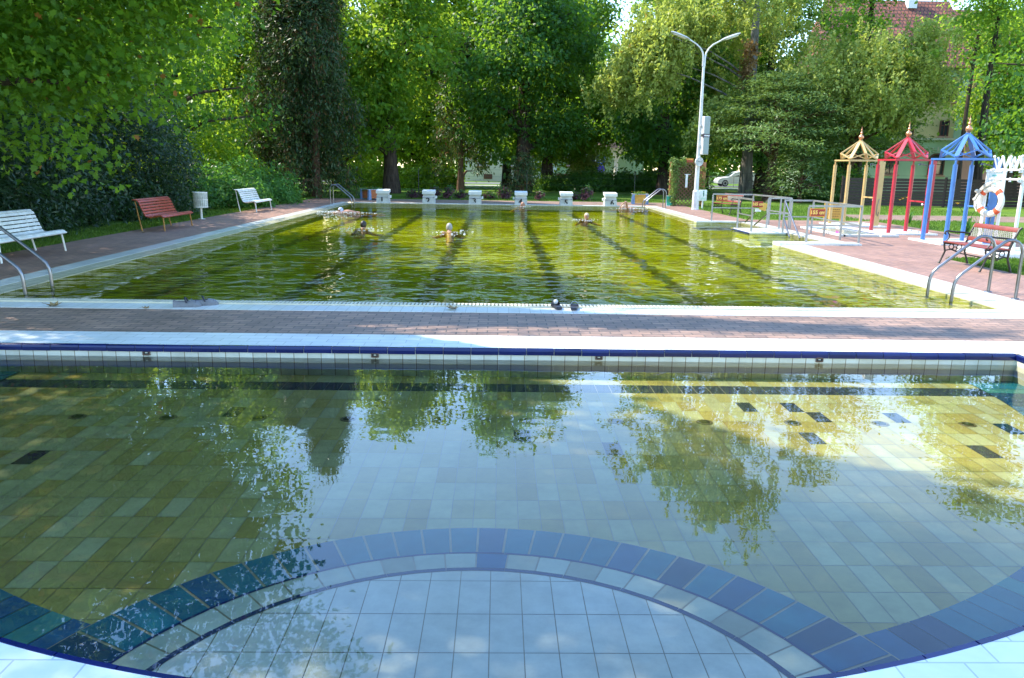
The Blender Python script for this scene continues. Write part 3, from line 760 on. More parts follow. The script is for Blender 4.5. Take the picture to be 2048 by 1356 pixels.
# loudspeakers strapped to the pole
for z0, lab in ((3.34, 'upper pale grey loudspeaker box on the lamp post'), (2.55, 'lower pale grey loudspeaker box on the lamp post')):
    s_ = thing('loudspeaker', lab, 'loudspeaker', (8.24, 32.40, z0), R(28), 'loudspeakers on the lamp post')
    MB().cbox((0, 0, 0), (0.30, 0.26, 0.70), 0.02).build('cabinet', M['speaker_side'], s_)
    MB().cbox((0, -0.137, 0), (0.27, 0.014, 0.66), 0.006).build('grille', M['speaker'], s_)
    MB().box((-0.17, 0.05, 0), (0.06, 0.05, 0.08)).build('bracket', M['lamp_grey'], s_)
s_ = thing('banner_strip', 'narrow dark strip with pale writing between the two loudspeakers', 'sign', (8.24, 32.40, 2.945), R(28))
MB().box((0, -0.1, 0), (0.34, 0.06, 0.15)).build('panel', M['banner'], s_)
b = MB(); xx = -0.13
for k in range(9):
    wd = 0.014 + 0.008*((k*7) % 3); b.box((xx, -0.132, 0.0), (wd, 0.004, 0.05)); xx += 0.032
b.build('lettering', M['clock_face'], s_)
s_ = thing('clock', 'round white clock on the lamp post', 'clock', (8.05, 32.22, 1.92), R(14))
b = MB(); vs = []; nn = 32
rot = Matrix.Rotation(R(90), 3, 'X')
bb = MB().lathe([(0.0, -0.03), (0.178, -0.03), (0.178, 0.02), (0.165, 0.028), (0.158, 0.020), (0.0, 0.020)], nn); b.add([rot @ Vector(v) for v in bb.v], bb.f)
b.build('case', M['white_metal'], s_, True)
b = MB(); bb = MB().lathe([(0.0, 0.0225), (0.157, 0.0225)], nn); b.add([rot @ Vector(v) for v in bb.v], bb.f); b.build('dial', M['clock_face'], s_)
b = MB()
for k in range(12):
    a = math.pi*2*k/12; b.bar((0.125*math.sin(a), -0.0245, 0.125*math.cos(a)), (0.145*math.sin(a), -0.0245, 0.145*math.cos(a)), 0.010, 0.002, up=(0, 1, 0))
b.build('hour_marks', M['black_paint'], s_)
for L_, a, w_ in ((0.085, R(285), 0.013), (0.125, R(95), 0.009)):
    MB().bar((-0.02*math.sin(a), -0.0265, -0.02*math.cos(a)), (L_*math.sin(a), -0.0265, L_*math.cos(a)), w_, 0.002, up=(0, 1, 0)).build('hand', M['black_paint'], s_)
MB().box((0, 0.10, 0.0), (0.05, 0.14, 0.05)).build('bracket', M['lamp_grey'], s_)

# ------------------------------------------------------------------ trellis screen with its boards
t = thing('trellis_screen', 'brown diamond trellis screen with ivy grown posts behind the lamp post', 'trellis', (8.42, 35.3, 0), R(0))
for x, mt in ((-0.66, M['post_wood']), (0.66, M['post_wood'])):
    MB().cbox((x, 0, 0.96), (0.11, 0.11, 1.92), 0.008).build('post', mt, t)
    MB().cbox((x, 0.75, 0.96), (0.10, 0.10, 1.92), 0.008).build('post', mt, t)
b = MB()
def lattice(b, x0, x1, z0, z1, y, st, w_):
    for dirn in (1, -1):
        k = -30
        while k < 60:
            # line z = z0 + dirn*(x-x0) + k*st
            pts = []
            c0 = z0 + k*st
            xa, xb = x0, x1
            za, zb = c0 + (dirn*(xa-x0)), c0 + (dirn*(xb-x0))
            lo, hi = (xa, xb)
            if dirn > 0: lo = max(xa, x0 + (z0-c0)); hi = min(xb, x0 + (z1-c0))
            else: lo = max(xa, x0 + (c0-z1)); hi = min(xb, x0 + (c0-z0))
            if hi - lo > 0.03:
                b.bar((lo, y + dirn*0.007, c0 + dirn*(lo-x0)), (hi, y + dirn*0.007, c0 + dirn*(hi-x0)), 0.012, w_, up=(0, 0, 1))
            k += 1
lattice(b, -0.60, 0.60, 0.06, 1.86, 0, 0.17, 0.030)
b.build('lattice', M['trellis'], t)
for z in (0.04, 1.88): MB().box((0, 0, z), (1.21, 0.05, 0.05)).build('frame_rail', M['trellis'], t)
b = MB(); lt = MB(); lattice(lt, 0.06, 0.69, 0.06, 1.86, 0, 0.17, 0.030)
for sx in (-0.66, 0.66): b.add([(sx, y, z) if False else (sx + y, x, z) for x, y, z in lt.v], lt.f)
b.build('side_lattice', M['trellis'], t)
s_ = thing('direction_board', 'small orange and red board on top of the trellis', 'sign', (8.38, 35.24, 2.0))
MB().box((0, 0, 0), (0.34, 0.02, 0.17)).build('panel', M['sign_orange'], s_)
MB().box((0.01, -0.012, -0.035), (0.29, 0.006, 0.07)).build('lower_field', M['sign_red'], s_)
b = MB(); xx = -0.12
for k in range(8): b.box((xx, -0.012, 0.045), (0.016, 0.004, 0.03)); xx += 0.033
b.build('lettering', M['sign_yellow'], s_)
MB().box((0, 0.012, -0.1), (0.03, 0.004, 0.12)).build('stake', M['trellis'], s_)
s_ = thing('hanging_banner', 'narrow white strip hanging on the trellis lattice', 'banner', (8.30, 35.255, 1.10))
MB().cbox((0, 0, 0), (0.10, 0.012, 0.56), 0.004).build('cloth', M['white_paint'], s_)
MB().box((0.03, 0.006, 0.29), (0.26, 0.014, 0.025)).build('hanger', M['white_metal'], s_)
s_ = thing('leaning_board', 'small emerald green board leaning against the ivy post', 'board', (7.58, 35.12, 0), R(12))
rot = Matrix.Rotation(R(-14), 3, 'X')
b = MB(); bb = MB().cbox((0, 0, 0.235), (0.27, 0.016, 0.44), 0.004); b.add([rot @ Vector(v) for v in bb.v], bb.f); b.build('panel', M['sign_green'], s_)
b = MB()
for cx, cz, sx, sz in ((0, 0.012, 0.31, 0.024), (0, 0.458, 0.31, 0.024), (-0.144, 0.235, 0.022, 0.422), (0.144, 0.235, 0.022, 0.422)):
    bb = MB().box((cx, 0, cz), (sx, 0.022, sz)); b.add([rot @ Vector(v) for v in bb.v], bb.f)
b.build('frame', M['white_metal'], s_)

t = thing('notice_sign', 'white sign with a dark green figure on a short white post', 'sign', (8.58, 33.35, 0), R(6))
MB().tube([(0, 0, 0), (0, 0, 0.40)], 0.032, 12).build('post', M['white_metal'], t, True)
MB().cbox((0, 0, 0.545), (0.34, 0.05, 0.46), 0.022).build('panel', M['white_paint'], t, True)
b = MB()
bb = MB().lathe([(0.0, 0.0), (0.028, 0.0), (0.028, 0.004), (0, 0.004)], 14); rot = Matrix.Rotation(R(90), 3, 'X')
b.add([rot @ Vector(v) + Vector((0.02, -0.0265, 0.715)) for v in bb.v], bb.f)
b.cbox((0.02, -0.0285, 0.635), (0.055, 0.005, 0.09), 0.002); b.cbox((0.012, -0.0285, 0.55), (0.022, 0.005, 0.09), 0.002); b.cbox((0.035, -0.0285, 0.552), (0.02, 0.005, 0.08), 0.002)
b.build('pictogram', M['pic_green'], t)
MB().box((0, -0.028, 0.42), (0.2, 0.005, 0.05)).build('caption_bar', surf('pale green print', (0.45, 0.60, 0.50), 0.5, 0.1, 9), t)

# ------------------------------------------------------------------ entry railings with depth boards
def railing(label, posts, tops, mids, extra=()):
    x0, y0 = posts[0]
    t = thing('railing', label, 'railing', (x0, y0, 0))
    H_, Md = 0.86, 0.43
    for (x, y) in posts: MB().bar((x-x0, y-y0, 0.0 if not (6.4 < x < 7.7 and 18.2 < y < 25.1) else -0.02), (x-x0, y-y0, H_-0.021), 0.040, 0.040).build('post', M['grey_rail'], t)
    b = MB()
    for (a, c) in tops: b.bar((a[0]-x0, a[1]-y0, H_), (c[0]-x0, c[1]-y0, H_), 0.044, 0.042)
    b.build('top_rail', M['grey_rail'], t)
    b = MB()
    for (a, c) in mids: b.bar((a[0]-x0, a[1]-y0, Md), (c[0]-x0, c[1]-y0, Md), 0.030, 0.030)
    b.build('middle_rail', M['grey_rail'], t)
    for (a, c) in extra: MB().tube([(a[0]-x0, a[1]-y0, a[2]), (c[0]-x0, c[1]-y0, c[2])], 0.021, 10).build('sloping_handrail', M['steel'], t, True)
    return t
A_, D_, F_, H2 = (6.86, 25.38), (8.16, 25.38), (8.28, 24.1), (8.40, 22.75)
railing('grey railing round the far corner of the entry bay', [A_, D_, F_, H2], [(A_, D_), (D_, F_), (F_, H2)], [(A_, D_), (D_, F_), (F_, H2)])
B_, C_ = (6.80, 22.40), (6.80, 21.12)
railing('short grey railing standing on the wet landing slab', [B_, C_], [(B_, C_)], [(B_, C_)])
E_, H3 = (7.66, 22.45), (8.34, 22.45)
railing('grey railing at the back of the landing with a sloping brace', [E_, (8.02, 22.45), H3], [(E_, H3)], [(E_, H3)], [((7.66, 22.45, 0.84), (7.40, 23.6, 0.10)), ((7.66, 22.45, 0.42), (7.52, 23.1, 0.05))])
G_, J_, K_, L_, M_, I_ = (7.63, 21.05), (8.40, 21.05), (8.36, 20.1), (8.33, 19.05), (8.31, 18.0), (7.03, 17.85)
railing('long grey railing round the near side of the entry steps', [G_, J_, K_, L_, M_, I_], [(G_, J_), (J_, K_), (K_, L_), (L_, M_), (M_, I_)], [(G_, J_), (J_, K_), (K_, L_), (L_, M_), (M_, I_)],
        [((7.63, 21.05, 0.85), (7.52, 19.5, -0.02)), ((7.63, 21.05, 0.40), (7.52, 20.2, -0.06))])
def depth_board(txt, label, loc, rz, w_, h_, border):
    s_ = thing('depth_board', label, 'sign', loc, rz, 'water depth boards on the railings')
    MB().cbox((0, 0, 0), (w_, 0.014, h_), 0.003).build('panel', M['sign_red'], s_)
    if border:
        b = MB()
        for cx, cz, sx, sz in ((0, h_/2, w_+0.02, 0.018), (0, -h_/2, w_+0.02, 0.018), (-w_/2, 0, 0.018, h_-0.018), (w_/2, 0, 0.018, h_-0.018)): b.box((cx, -0.002, cz), (sx, 0.022, sz))
        b.build('border', M['sign_orange'], s_)
    text_mesh('depth_lettering', txt, h_*0.70, M['sign_yellow'], s_, (0, -0.009, 0), (R(90), 0, 0), 0.002, 0.0045)
    return s_
depth_board('175 cm', 'orange edged depth board reading 175 cm', (7.14, 25.34, 0.73), 0, 0.34, 0.17, True)
depth_board('165 cm', 'dark red depth board reading 165 cm', (6.92, 21.10, 0.745), R(10), 0.30, 0.155, False)
depth_board('155 cm', 'dark red depth board reading 155 cm', (7.22, 17.81, 0.72), 0, 0.33, 0.165, True)
s_ = thing('paper_notice', 'small tilted yellow and white notice behind the 165 cm board', 'notice', (7.02, 21.13, 0.70), R(10))
rot = Matrix.Rotation(R(14), 3, 'Y'); bb = MB().cbox((0.08, 0.02, 0.0), (0.20, 0.008, 0.20), 0.002); MB().add([rot @ Vector(v) for v in bb.v], bb.f).build('yellow_sheet', M['board_yellow'], s_)
MB().box((-0.06, 0.03, -0.11), (0.17, 0.008, 0.09)).build('white_sheet', M['white_paint'], s_)
t = thing('notice_board', 'ochre yellow board with lines of dark print in front of the beige shower', 'notice board', (11.05, 25.95, 0))
MB().cbox((0, 0, 0.36), (0.66, 0.03, 0.52), 0.006).build('panel', M['board_yellow'], t)
for sx in (-0.27, 0.27): MB().box((sx, 0.035, 0.30), (0.045, 0.035, 0.60)).build('leg', M['beige_paint'], t)
b = MB(); rr = random.Random(4)
for ln in range(6):
    z = 0.54 - ln*0.072; xx = -0.20 + (0.04 if ln % 2 else 0)
    while xx < 0.20 - (0.05 if ln in (0, 5) else 0):
        wd = rr.uniform(0.025, 0.07); b.box((xx+wd/2, -0.017, z), (wd, 0.004, 0.022)); xx += wd+0.014
b.build('print_lines', surf('brown print', (0.22, 0.10, 0.02), 0.6, 0.2, 9), t)

# ------------------------------------------------------------------ foot bath
t = thing('foot_bath', 'low white tiled foot bath with pale water beside the railing', 'foot bath', (9.52, 21.4, 0))
b = MB(); W_, D2 = 1.50, 2.80
b.cbox((-W_/2+0.06, 0, 0.03), (0.12, D2, 0.06), 0.008); b.cbox((0.52, 0, 0.03), (0.46, D2, 0.06), 0.008)
b.cbox((-0.22, -D2/2+0.09, 0.03), (0.94, 0.18, 0.06), 0.008); b.cbox((-0.22, D2/2-0.06, 0.03), (0.94, 0.12, 0.06), 0.008)
b.build('rim', M['tile_white_near'], t)
MB().box((-0.2, 0, 0.006), (0.95, D2-0.2, 0.006)).build('basin', M['tile_white_near'], t)
MB().box((0.285, 0, 0.058), (0.022, D2-0.5, 0.01)).build('blue_edge', M['navy_line'], t)
b = MB(); q(b, -0.69, 0.285, -D2/2+0.18, D2/2-0.12, 0.036); b.build('bath_water', water_mat('foot bath water', (0.88, 0.95, 0.95), [(3.0, 1.0, None)], 1.0, 0.004), t, recalc=False)
def sandal(loc, rz, name, label, sole, strap, group, scale=1.0, strapname='strap'):
    t = thing(name, label, 'sandal', loc, rz, group)
    out = [(-0.13, 0.0), (-0.122, 0.03), (-0.06, 0.038), (0.0, 0.034), (0.06, 0.044), (0.11, 0.04), (0.135, 0.015), (0.135, -0.012), (0.11, -0.038), (0.06, -0.046), (0.0, -0.036), (-0.06, -0.036), (-0.122, -0.03)]
    b = MB(); b.prism([(x*scale, y*scale) for x, y in out], 0.0, 0.026*scale); b.build('sole', sole, t, True)
    b = MB(); pts = []
    vs = []
    for u in (0.02, 0.095):
        for k in range(9):
            a = math.pi*k/8; wv = 0.046 if u < 0.05 else 0.040
            vs.append((u*scale, -wv*math.cos(a)*scale, (0.022+0.052*math.sin(a)*(1.0 if u < 0.05 else 0.75))*scale))
    vs += [(x, y*0.9, z-0.006*scale) for x, y, z in vs]
    fs = [(k, k+1, 9+k+1, 9+k) for k in range(8)] + [(18+k, 18+9+k, 18+9+k+1, 18+k+1) for k in range(8)] + [(k, 18+k, 18+k+1, k+1) for k in range(8)] + [(9+k, 9+k+1, 27+k+1, 27+k) for k in range(8)]
    b.add(vs, fs).build(strapname, strap, t, True)
    return t
sandal((8.90, 20.55, 0.06), R(60), 'pool_sandal', 'pink sandal on the rim of the foot bath', M['pink'], M['pink'], None, 1.0)
# shoes left on the rim of the swimming pool
def clog(loc, rz, label):
    t = thing('clog', label, 'clog', loc, rz, 'grey clogs on the pool rim')
    b = MB()
    out = [(-0.13, 0.0), (-0.125, 0.03), (-0.06, 0.036), (0.0, 0.036), (0.06, 0.048), (0.11, 0.044), (0.14, 0.018), (0.14, -0.014), (0.11, -0.042), (0.06, -0.05), (0.0, -0.038), (-0.06, -0.036), (-0.125, -0.03)]
    b.prism(out, 0.0, 0.026)
    # upper: closed toe and raised rim round the heel
    vs = []; fs = []; nx = 9; na = 11
    for i in range(nx):
        u = i/(nx-1); x = -0.125 + 0.262*u
        hw = np.interp(x, [-0.125, -0.06, 0.0, 0.06, 0.11, 0.138], [0.03, 0.037, 0.038, 0.049, 0.043, 0.016])
        ht = np.interp(x, [-0.125, -0.06, 0.0, 0.05, 0.11, 0.138], [0.085, 0.078, 0.075, 0.082, 0.062, 0.03])
        for k in range(na):
            a = math.pi*k/(na-1)
            vs.append((x, -hw*math.cos(a), 0.02 + (ht-0.02)*math.sin(a)))
    for i in range(nx-1):
        for k in range(na-1):
            openh = i < 5 and 2 < k < na-4
            if openh: continue
            fs.append((i*na+k, i*na+k+1, (i+1)*na+k+1, (i+1)*na+k))
    b.add(vs, fs); b.build('shell', M['clog_grey'], t, True)
    MB().box((-0.07, 0, 0.030), (0.10, 0.055, 0.006)).build('footbed', M['rubber_black'], t)
    h_ = MB()
    for hx, hy in ((0.05, 0.0), (0.07, 0.022), (0.07, -0.022), (0.09, 0.0), (0.09, -0.024)): h_.ball((hx, hy, 0.076-abs(hy)*0.5-(hx-0.05)*0.22), 0.007, 8, 5)
    h_.build('vent_holes', M['rubber_black'], t)
    MB().box((-0.115, 0, 0.062), (0.012, 0.05, 0.04)).build('heel_cup', M['clog_grey'], t)
    b = MB(); b.tube([(0.01, -0.044, 0.05), (-0.005, -0.040, 0.092), (-0.012, 0.0, 0.108), (-0.005, 0.040, 0.092), (0.01, 0.044, 0.05)], 0.009, 8); b.build('heel_strap', M['rubber_black'], t, True)
    return t
c1_ = clog((-3.62, 9.02, 0.003), R(12), 'grey foam clog on the pool rim, the one nearer the bricks')
c2_ = clog((-3.46, 9.13, 0.003), R(24), 'grey foam clog on the pool rim, the one nearer the water')
for c_ in (c1_, c2_): c_.scale = (1.15, 1.15, 1.0)
s1 = sandal((0.70, 9.20, 0.012), R(100), 'pool_sandal', 'dark sandal with a white cloth stuffed in it on the pool rim', M['rubber_black'], M['rubber_black'], 'dark sandals on the pool rim', 1.1)
b = MB(); b.ball((0, 0, 0.0), 0.027, 14, 8, sq=(1.0, 1.1, 1.1)); b.v = [(x*(1+0.18*math.sin(31*y+17*z)), y*(1+0.15*math.sin(40*x)), z) for x, y, z in b.v]
tag(b.build('crumpled_cloth', M['cloth_white'], None, True, (0.69, 9.22, 0.078)), 'crumpled white cloth stuffed into a dark sandal', 'cloth')
s2 = sandal((0.91, 9.17, 0.012), R(82), 'pool_sandal', 'dark sandal with a grey lettered strap on the pool rim', M['rubber_black'], surf('grey strap', (0.20, 0.22, 0.27), 0.5, 0.3, 60), 'dark sandals on the pool rim', 1.1)

# ------------------------------------------------------------------ the row of showers
def shower(loc, label, paint, hw, grp='row of open shower frames'):
    """four posts with a square top frame and an open pyramid; the fourth post is a board carrying pipe and tap"""
    t = thing('shower_frame', label, 'shower', loc, 0, grp)
    dx, dy, H_ = 0.49, 0.50, 1.96
    for i, (sx, sy) in enumerate(((-1, 1), (-1, -1), (1, 1))):
        p = MB().tube([(sx*dx, sy*dy, 0.0), (sx*dx, sy*dy, H_-0.13)], 0.050, 14).build('post', paint, t, True)
        MB().bar((sx*dx, sy*dy, H_-0.13), (sx*dx, sy*dy, H_-0.024), 0.034, 0.034).build('post_tip', paint, p)
    MB().cbox((dx, -dy, (H_-0.024)/2), (0.19, 0.05, H_-0.024), 0.008).build('shower_board', paint, t)
    b = MB()
    b.box((0, dy, H_), (2*dx+0.06, 0.05, 0.046)); b.box((0, -dy, H_), (2*dx+0.06, 0.05, 0.046))
    for sx in (-1, 1): b.box((sx*dx, 0, H_-0.002), (0.05, 2*dy-0.051, 0.042))
    b.build('top_frame', paint, t)
    b = MB(); b.box((dx-0.0, 0, 0.86), (0.03, 2*dy-0.055, 0.040)); b.build('cross_bar', paint, t)
    # faceted open pyramid turned 45 degrees to the frame
    b = MB(); ap = Vector((0, 0, H_+0.60)); w_ = 0.545; rim = [Vector((w_*math.cos(R(45*k+40)), w_*math.sin(R(45*k+40)), H_+(0.045 if k % 2 == 0 else 0.205))) for k in range(8)]
    for k in range(8):
        b.bar(ap, rim[k], 0.062 if k % 2 else 0.095, 0.03)
        b.bar(rim[k], rim[(k+1) % 8], 0.055, 0.03)
    b.build('open_pyramid', paint, t)
    b = MB(); z = H_+0.57
    b.lathe([(0.028, z), (0.045, z+0.02), (0.03, z+0.045), (0.05, z+0.06), (0.073, z+0.095), (0.076, z+0.125), (0.06, z+0.165), (0.028, z+0.185), (0.02, z+0.205), (0.034, z+0.225), (0.036, z+0.245), (0.022, z+0.265), (0.014, z+0.30), (0.0, z+0.45)], 18)
    b.build('finial', M['copper'], t, True)
    b = MB(); b.tube([(dx-0.03, -dy+0.05, 0.95), (dx-0.03, -dy+0.05, 1.72), (dx-0.06, -dy+0.09, 1.80), (dx-0.22, -dy+0.22, 1.87)], 0.012, 8); b.build('water_pipe', M['steel'], t, True)
    b = MB(); b.lathe([(0.0, 0.0), (0.035, 0.0), (0.012, 0.045), (0.0, 0.045)], 12, (dx-0.23, -dy+0.23, 1.83)); b.build('shower_head', M['steel'], t, True)
    b = MB(); b.ball((dx-0.14, -dy+0.02, 0.80), 0.028, 10, 6); b.bar((dx-0.14, -dy+0.02, 0.80), (dx, -dy+0.035, 0.80), 0.016); b.build('tap', M['white_metal'], t, True)
    b = MB(); b.tube([(dx+0.02, -dy-0.035, 0.84), (dx-0.02, -dy-0.05, 0.62), (dx-0.03, -dy-0.05, 0.42), (dx+0.02, -dy-0.045, 0.32), (dx+0.05, -dy-0.04, 0.45)], 0.010, 8); b.build('hose', M['steel'], t, True)
    b = MB()
    for cx, cy, sx, sy in ((0, -0.69, 1.46, 0.10), (0, 0.69, 1.46, 0.10), (-0.68, 0, 0.10, 1.28), (0.68, 0, 0.10, 1.28)): b.cbox((cx, cy, 0.02), (sx, sy, 0.045), 0.006)
    b.build('tray_rim', M['tile_white_near'], t); MB().box((0, 0, 0.005), (1.25, 1.27, 0.008)).build('tray', M['concrete'], t)
    return t
shower((10.93, 24.25, 0), 'beige yellow open shower frame with pyramid top and copper finial', M['beige_paint'], 1)
shower((10.99, 21.55, 0), 'raspberry red open shower frame with pyramid top and copper finial', M['red_gloss'], 1)
shower((10.95, 18.72, 0), 'sky blue open shower frame with pyramid top and copper finial', M['blue_gloss'], 1)
# fourth frame: white, with a zigzag crown
t = thing('shower_frame', 'white open shower frame with a zigzag tube crown at the right edge', 'shower', (10.88, 16.1, 0), 0, 'row of open shower frames')
for sx, sy in ((-1, -1), (1, 1), (1, -1)):
    MB().tube([(sx*0.5, sy*0.45, 0), (sx*0.5, sy*0.45, 1.74)], 0.036, 12).build('post', M['white_gloss'], t, True)
b = MB()
for z in (1.53, 1.72):
    for a, c in (((-.62, .45), (.62, .45)), ((-.62, -.45), (.62, -.45)), ((-.5, -.55), (-.5, .55)), ((.5, -.55), (.5, .55))): b.tube([(a[0], a[1], z), (c[0], c[1], z)], 0.020, 10)
b.build('ring_bar', M['white_gloss'], t, True)
b = MB()
for z in (1.53, 1.72):
    for k in range(7):
        for yy in (0.45, -0.45): b.tube([(-0.56+k*0.187, yy, z-0.055), (-0.56+k*0.187, yy, z+0.035)], [0.026, 0.016], 8)
b.build('peg', M['white_gloss'], t, True)
b = MB()
for yy in (0.45, -0.45):
    xs_ = [-0.58 + 0.088*k for k in range(14)]
    for k in range(13): b.tube([(xs_[k], yy, 1.75 if k % 2 else 1.975), (xs_[k+1], yy, 1.975 if k % 2 else 1.75)], 0.017, 8)
    for k in range(0, 14, 2): b.ball((xs_[k], yy, 1.985), 0.028, 10, 6)
for xx in (-0.5, 0.5):
    for k in range(10):
        y0 = -0.45+0.09*k; b.tube([(xx, y0, 1.75 if k % 2 else 1.975), (xx, y0+0.09, 1.975 if k % 2 else 1.75)], 0.017, 8)
b.build('zigzag_crown', M['white_gloss'], t, True)
b = MB()
for cx, cy, sx, sy in ((0, -0.69, 1.9, 0.10), (0, 0.69, 1.9, 0.10), (-0.90, 0, 0.10, 1.28), (0.90, 0, 0.10, 1.28)): b.cbox((cx, cy, 0.045), (sx, sy, 0.09), 0.008)
b.build('tray_rim', M['tile_white_near'], t); MB().box((0, 0, 0.005), (1.7, 1.27, 0.008)).build('tray', M['concrete'], t)

# ------------------------------------------------------------------ lifebuoy on its stand
t = thing('lifebuoy_stand', 'white wooden lifebuoy stand beside the blue shower', 'stand', (11.30, 18.0, 0), R(-50))
for sx in (-0.17, 0.17):
    MB().cbox((sx, 0, 0.86), (0.065, 0.045, 1.72), 0.006).build('upright', M['white_gloss'], t)
MB().cbox((0, -0.002, 1.70), (0.43, 0.05, 0.06), 0.006).build('cap_rail', M['white_gloss'], t)
MB().cbox((0, 0.0, 1.45), (0.272, 0.02, 0.44), 0.004).build('panel', surf('pale turquoise white panel', (0.66, 0.74, 0.72), 0.5, 0.1, 8), t)
b = MB()
for k, (dx_, wd) in enumerate(((-0.03, 0.09), (0.02, 0.06), (-0.02, 0.08), (0.0, 0.05))): b.box((dx_, -0.0125, 1.60-0.065*k), (wd, 0.004, 0.028))
b.build('print', surf('turquoise print', (0.12, 0.45, 0.42), 0.5, 0.1, 9), t)
MB().box((0, -0.025, 1.22), (0.03, 0.05, 0.03)).build('peg', M['steel'], t)
t = thing('lifebuoy', 'white lifebuoy with orange red bands and a rope on its stand', 'lifebuoy', (11.20, 17.93, 1.02), R(-72))
def torus(b, Rr, rr_, a0=0, a1=2*math.pi, n=48, k=14, closed=True, mi=0):
    vs = []
    nn = n if closed else n+1
    for i in range(nn):
        a = a0+(a1-a0)*i/n
        for j in range(k):
            c = 2*math.pi*j/k; vs.append(((Rr+rr_*math.cos(c))*math.cos(a), 0.72*rr_*math.sin(c), (Rr+rr_*math.cos(c))*math.sin(a)))
    fs = [(i*k+j, i*k+(j+1) % k, ((i+1) % nn)*k+(j+1) % k, ((i+1) % nn)*k+j) for i in range(n) for j in range(k)]
    b.add(vs, fs, mi); return b
torus(MB(), 0.285, 0.073).build('ring', M['buoy_white'], t, True)
for a in (45, 135, 225, 315): torus(MB(), 0.285, 0.0775, R(a-9), R(a+9), 6, 14, False).build('band', M['buoy_red'], t, True)
b = MB(); pts = []
for k in range(17):
    a = R(70 + 150*k/16); pts.append((0.37*math.cos(a)+0.01*math.sin(k*2.1), -0.045, 0.37*math.sin(a)+0.012*math.cos(k*1.7)))
b.tube(pts, 0.014, 8)
for off in (0.0, 0.03, -0.03):
    b.tube([(0.17, 0.02, 0.52+off), (0.02, -0.06, 0.42+off*0.6), (-0.14, -0.07, 0.34+off), (-0.28, -0.06, 0.20+off), (-0.36, -0.05, 0.02), (-0.30, -0.06, -0.10+off)], 0.016, 8)
b.ball((-0.33, -0.06, 0.22), 0.045, 10, 6); b.ball((-0.37, -0.05, 0.03), 0.04, 10, 6)
b.build('rope', M['rope'], t, True)

# ------------------------------------------------------------------ cast iron park benches (local x along the bench, -y towards the sitter)
def iron_bench(loc, rz, label, length):
    t = thing('iron_bench', label, 'bench', loc, rz, 'red benches with cast iron ends')
    L = length; seatz = 0.40
    for sx in (-1, 1):
        x = sx*(L/2-0.03)
        e = MB()
        e.tube([(x, -0.30, 0.0), (x, -0.27, 0.06), (x, -0.21, 0.22), (x, -0.235, 0.33), (x, -0.24, seatz-0.012)], [0.024, 0.017, 0.017, 0.018, 0.02], 8)
        e.tube([(x, 0.24, 0.0), (x, 0.22, 0.07), (x, 0.16, 0.22), (x, 0.165, seatz-0.01), (x, 0.22, 0.56), (x, 0.285, 0.72), (x, 0.325, 0.755)], [0.024, 0.018, 0.018, 0.02, 0.02, 0.02, 0.024], 8)
        e.tube([(x, -0.24, seatz-0.025), (x, 0.0, seatz-0.04), (x, 0.165, seatz-0.025)], 0.018, 8)
        e.tube([(x, 0.20, 0.56), (x, 0.08, 0.575), (x, -0.10, 0.585), (x, -0.20, 0.60), (x, -0.245, 0.585), (x, -0.255, 0.555), (x, -0.23, 0.535)], 0.016, 8)
        e.tube([(x, -0.235, seatz-0.01), (x, -0.17, 0.46), (x, -0.16, 0.52), (x, -0.20, 0.575)], 0.012, 8)
        e.tube([(x, -0.21, 0.24), (x, -0.10, 0.26), (x, 0.0, 0.22), (x, 0.10, 0.26), (x, 0.16, 0.24)], 0.012, 8)
        for cx_, cz_, rr_ in ((-0.10, 0.31, 0.045), (0.05, 0.31, 0.045), (-0.03, 0.27, 0.035)):
            e.tube([(x, cx_+rr_*math.cos(a), cz_+rr_*math.sin(a)) for a in [R(30*k) for k in range(13)]], 0.009, 6)
        e.build('iron_end', M['cast_iron'], t, True)
    b = MB()
    for k in range(6): b.cbox((0, -0.23+k*0.077, seatz+0.004-0.004*k), (L-0.02, 0.062, 0.022), 0.006)
    b.build('seat', M['bench_red'], t, True)
    b = MB()
    for y, z, h_ in ((0.175, 0.475, 0.075), (0.272, 0.715, 0.085)):
        bb = MB().cbox((0, 0, 0), (L-0.08, 0.022, h_), 0.007); rot = Matrix.Rotation(R(-22), 3, 'X'); b.add([rot @ Vector(v) + Vector((0, y, z)) for v in bb.v], bb.f)
    b.build('back_slat', M['bench_red'], t, True)
    b = MB(); rot = Matrix.Rotation(R(-22), 3, 'X')
    lt = MB(); lattice(lt, -L/2+0.08, L/2-0.08, -0.085, 0.085, 0, 0.057, 0.012)
    b.add([rot @ Vector((x, y*0.4, z)) + Vector((0, 0.222, 0.596)) for x, y, z in lt.v], lt.f)
    b.build('back_lattice', surf('greyish cast lattice', (0.26, 0.235, 0.20), 0.5, 0.2, 10), t)
    MB().tube([(-L/2+0.05, 0.0, 0.20), (L/2-0.05, 0.0, 0.20)], 0.010, 8).build('tie_rod', M['cast_iron'], t)
    return t
iron_bench((8.50, 13.78, 0), R(-90), 'red slatted iron bench behind the near right ladder', 1.32)
iron_bench((8.48, 29.35, 0), R(-72), 'red slatted iron bench on the grass behind the 175 cm board', 1.25)

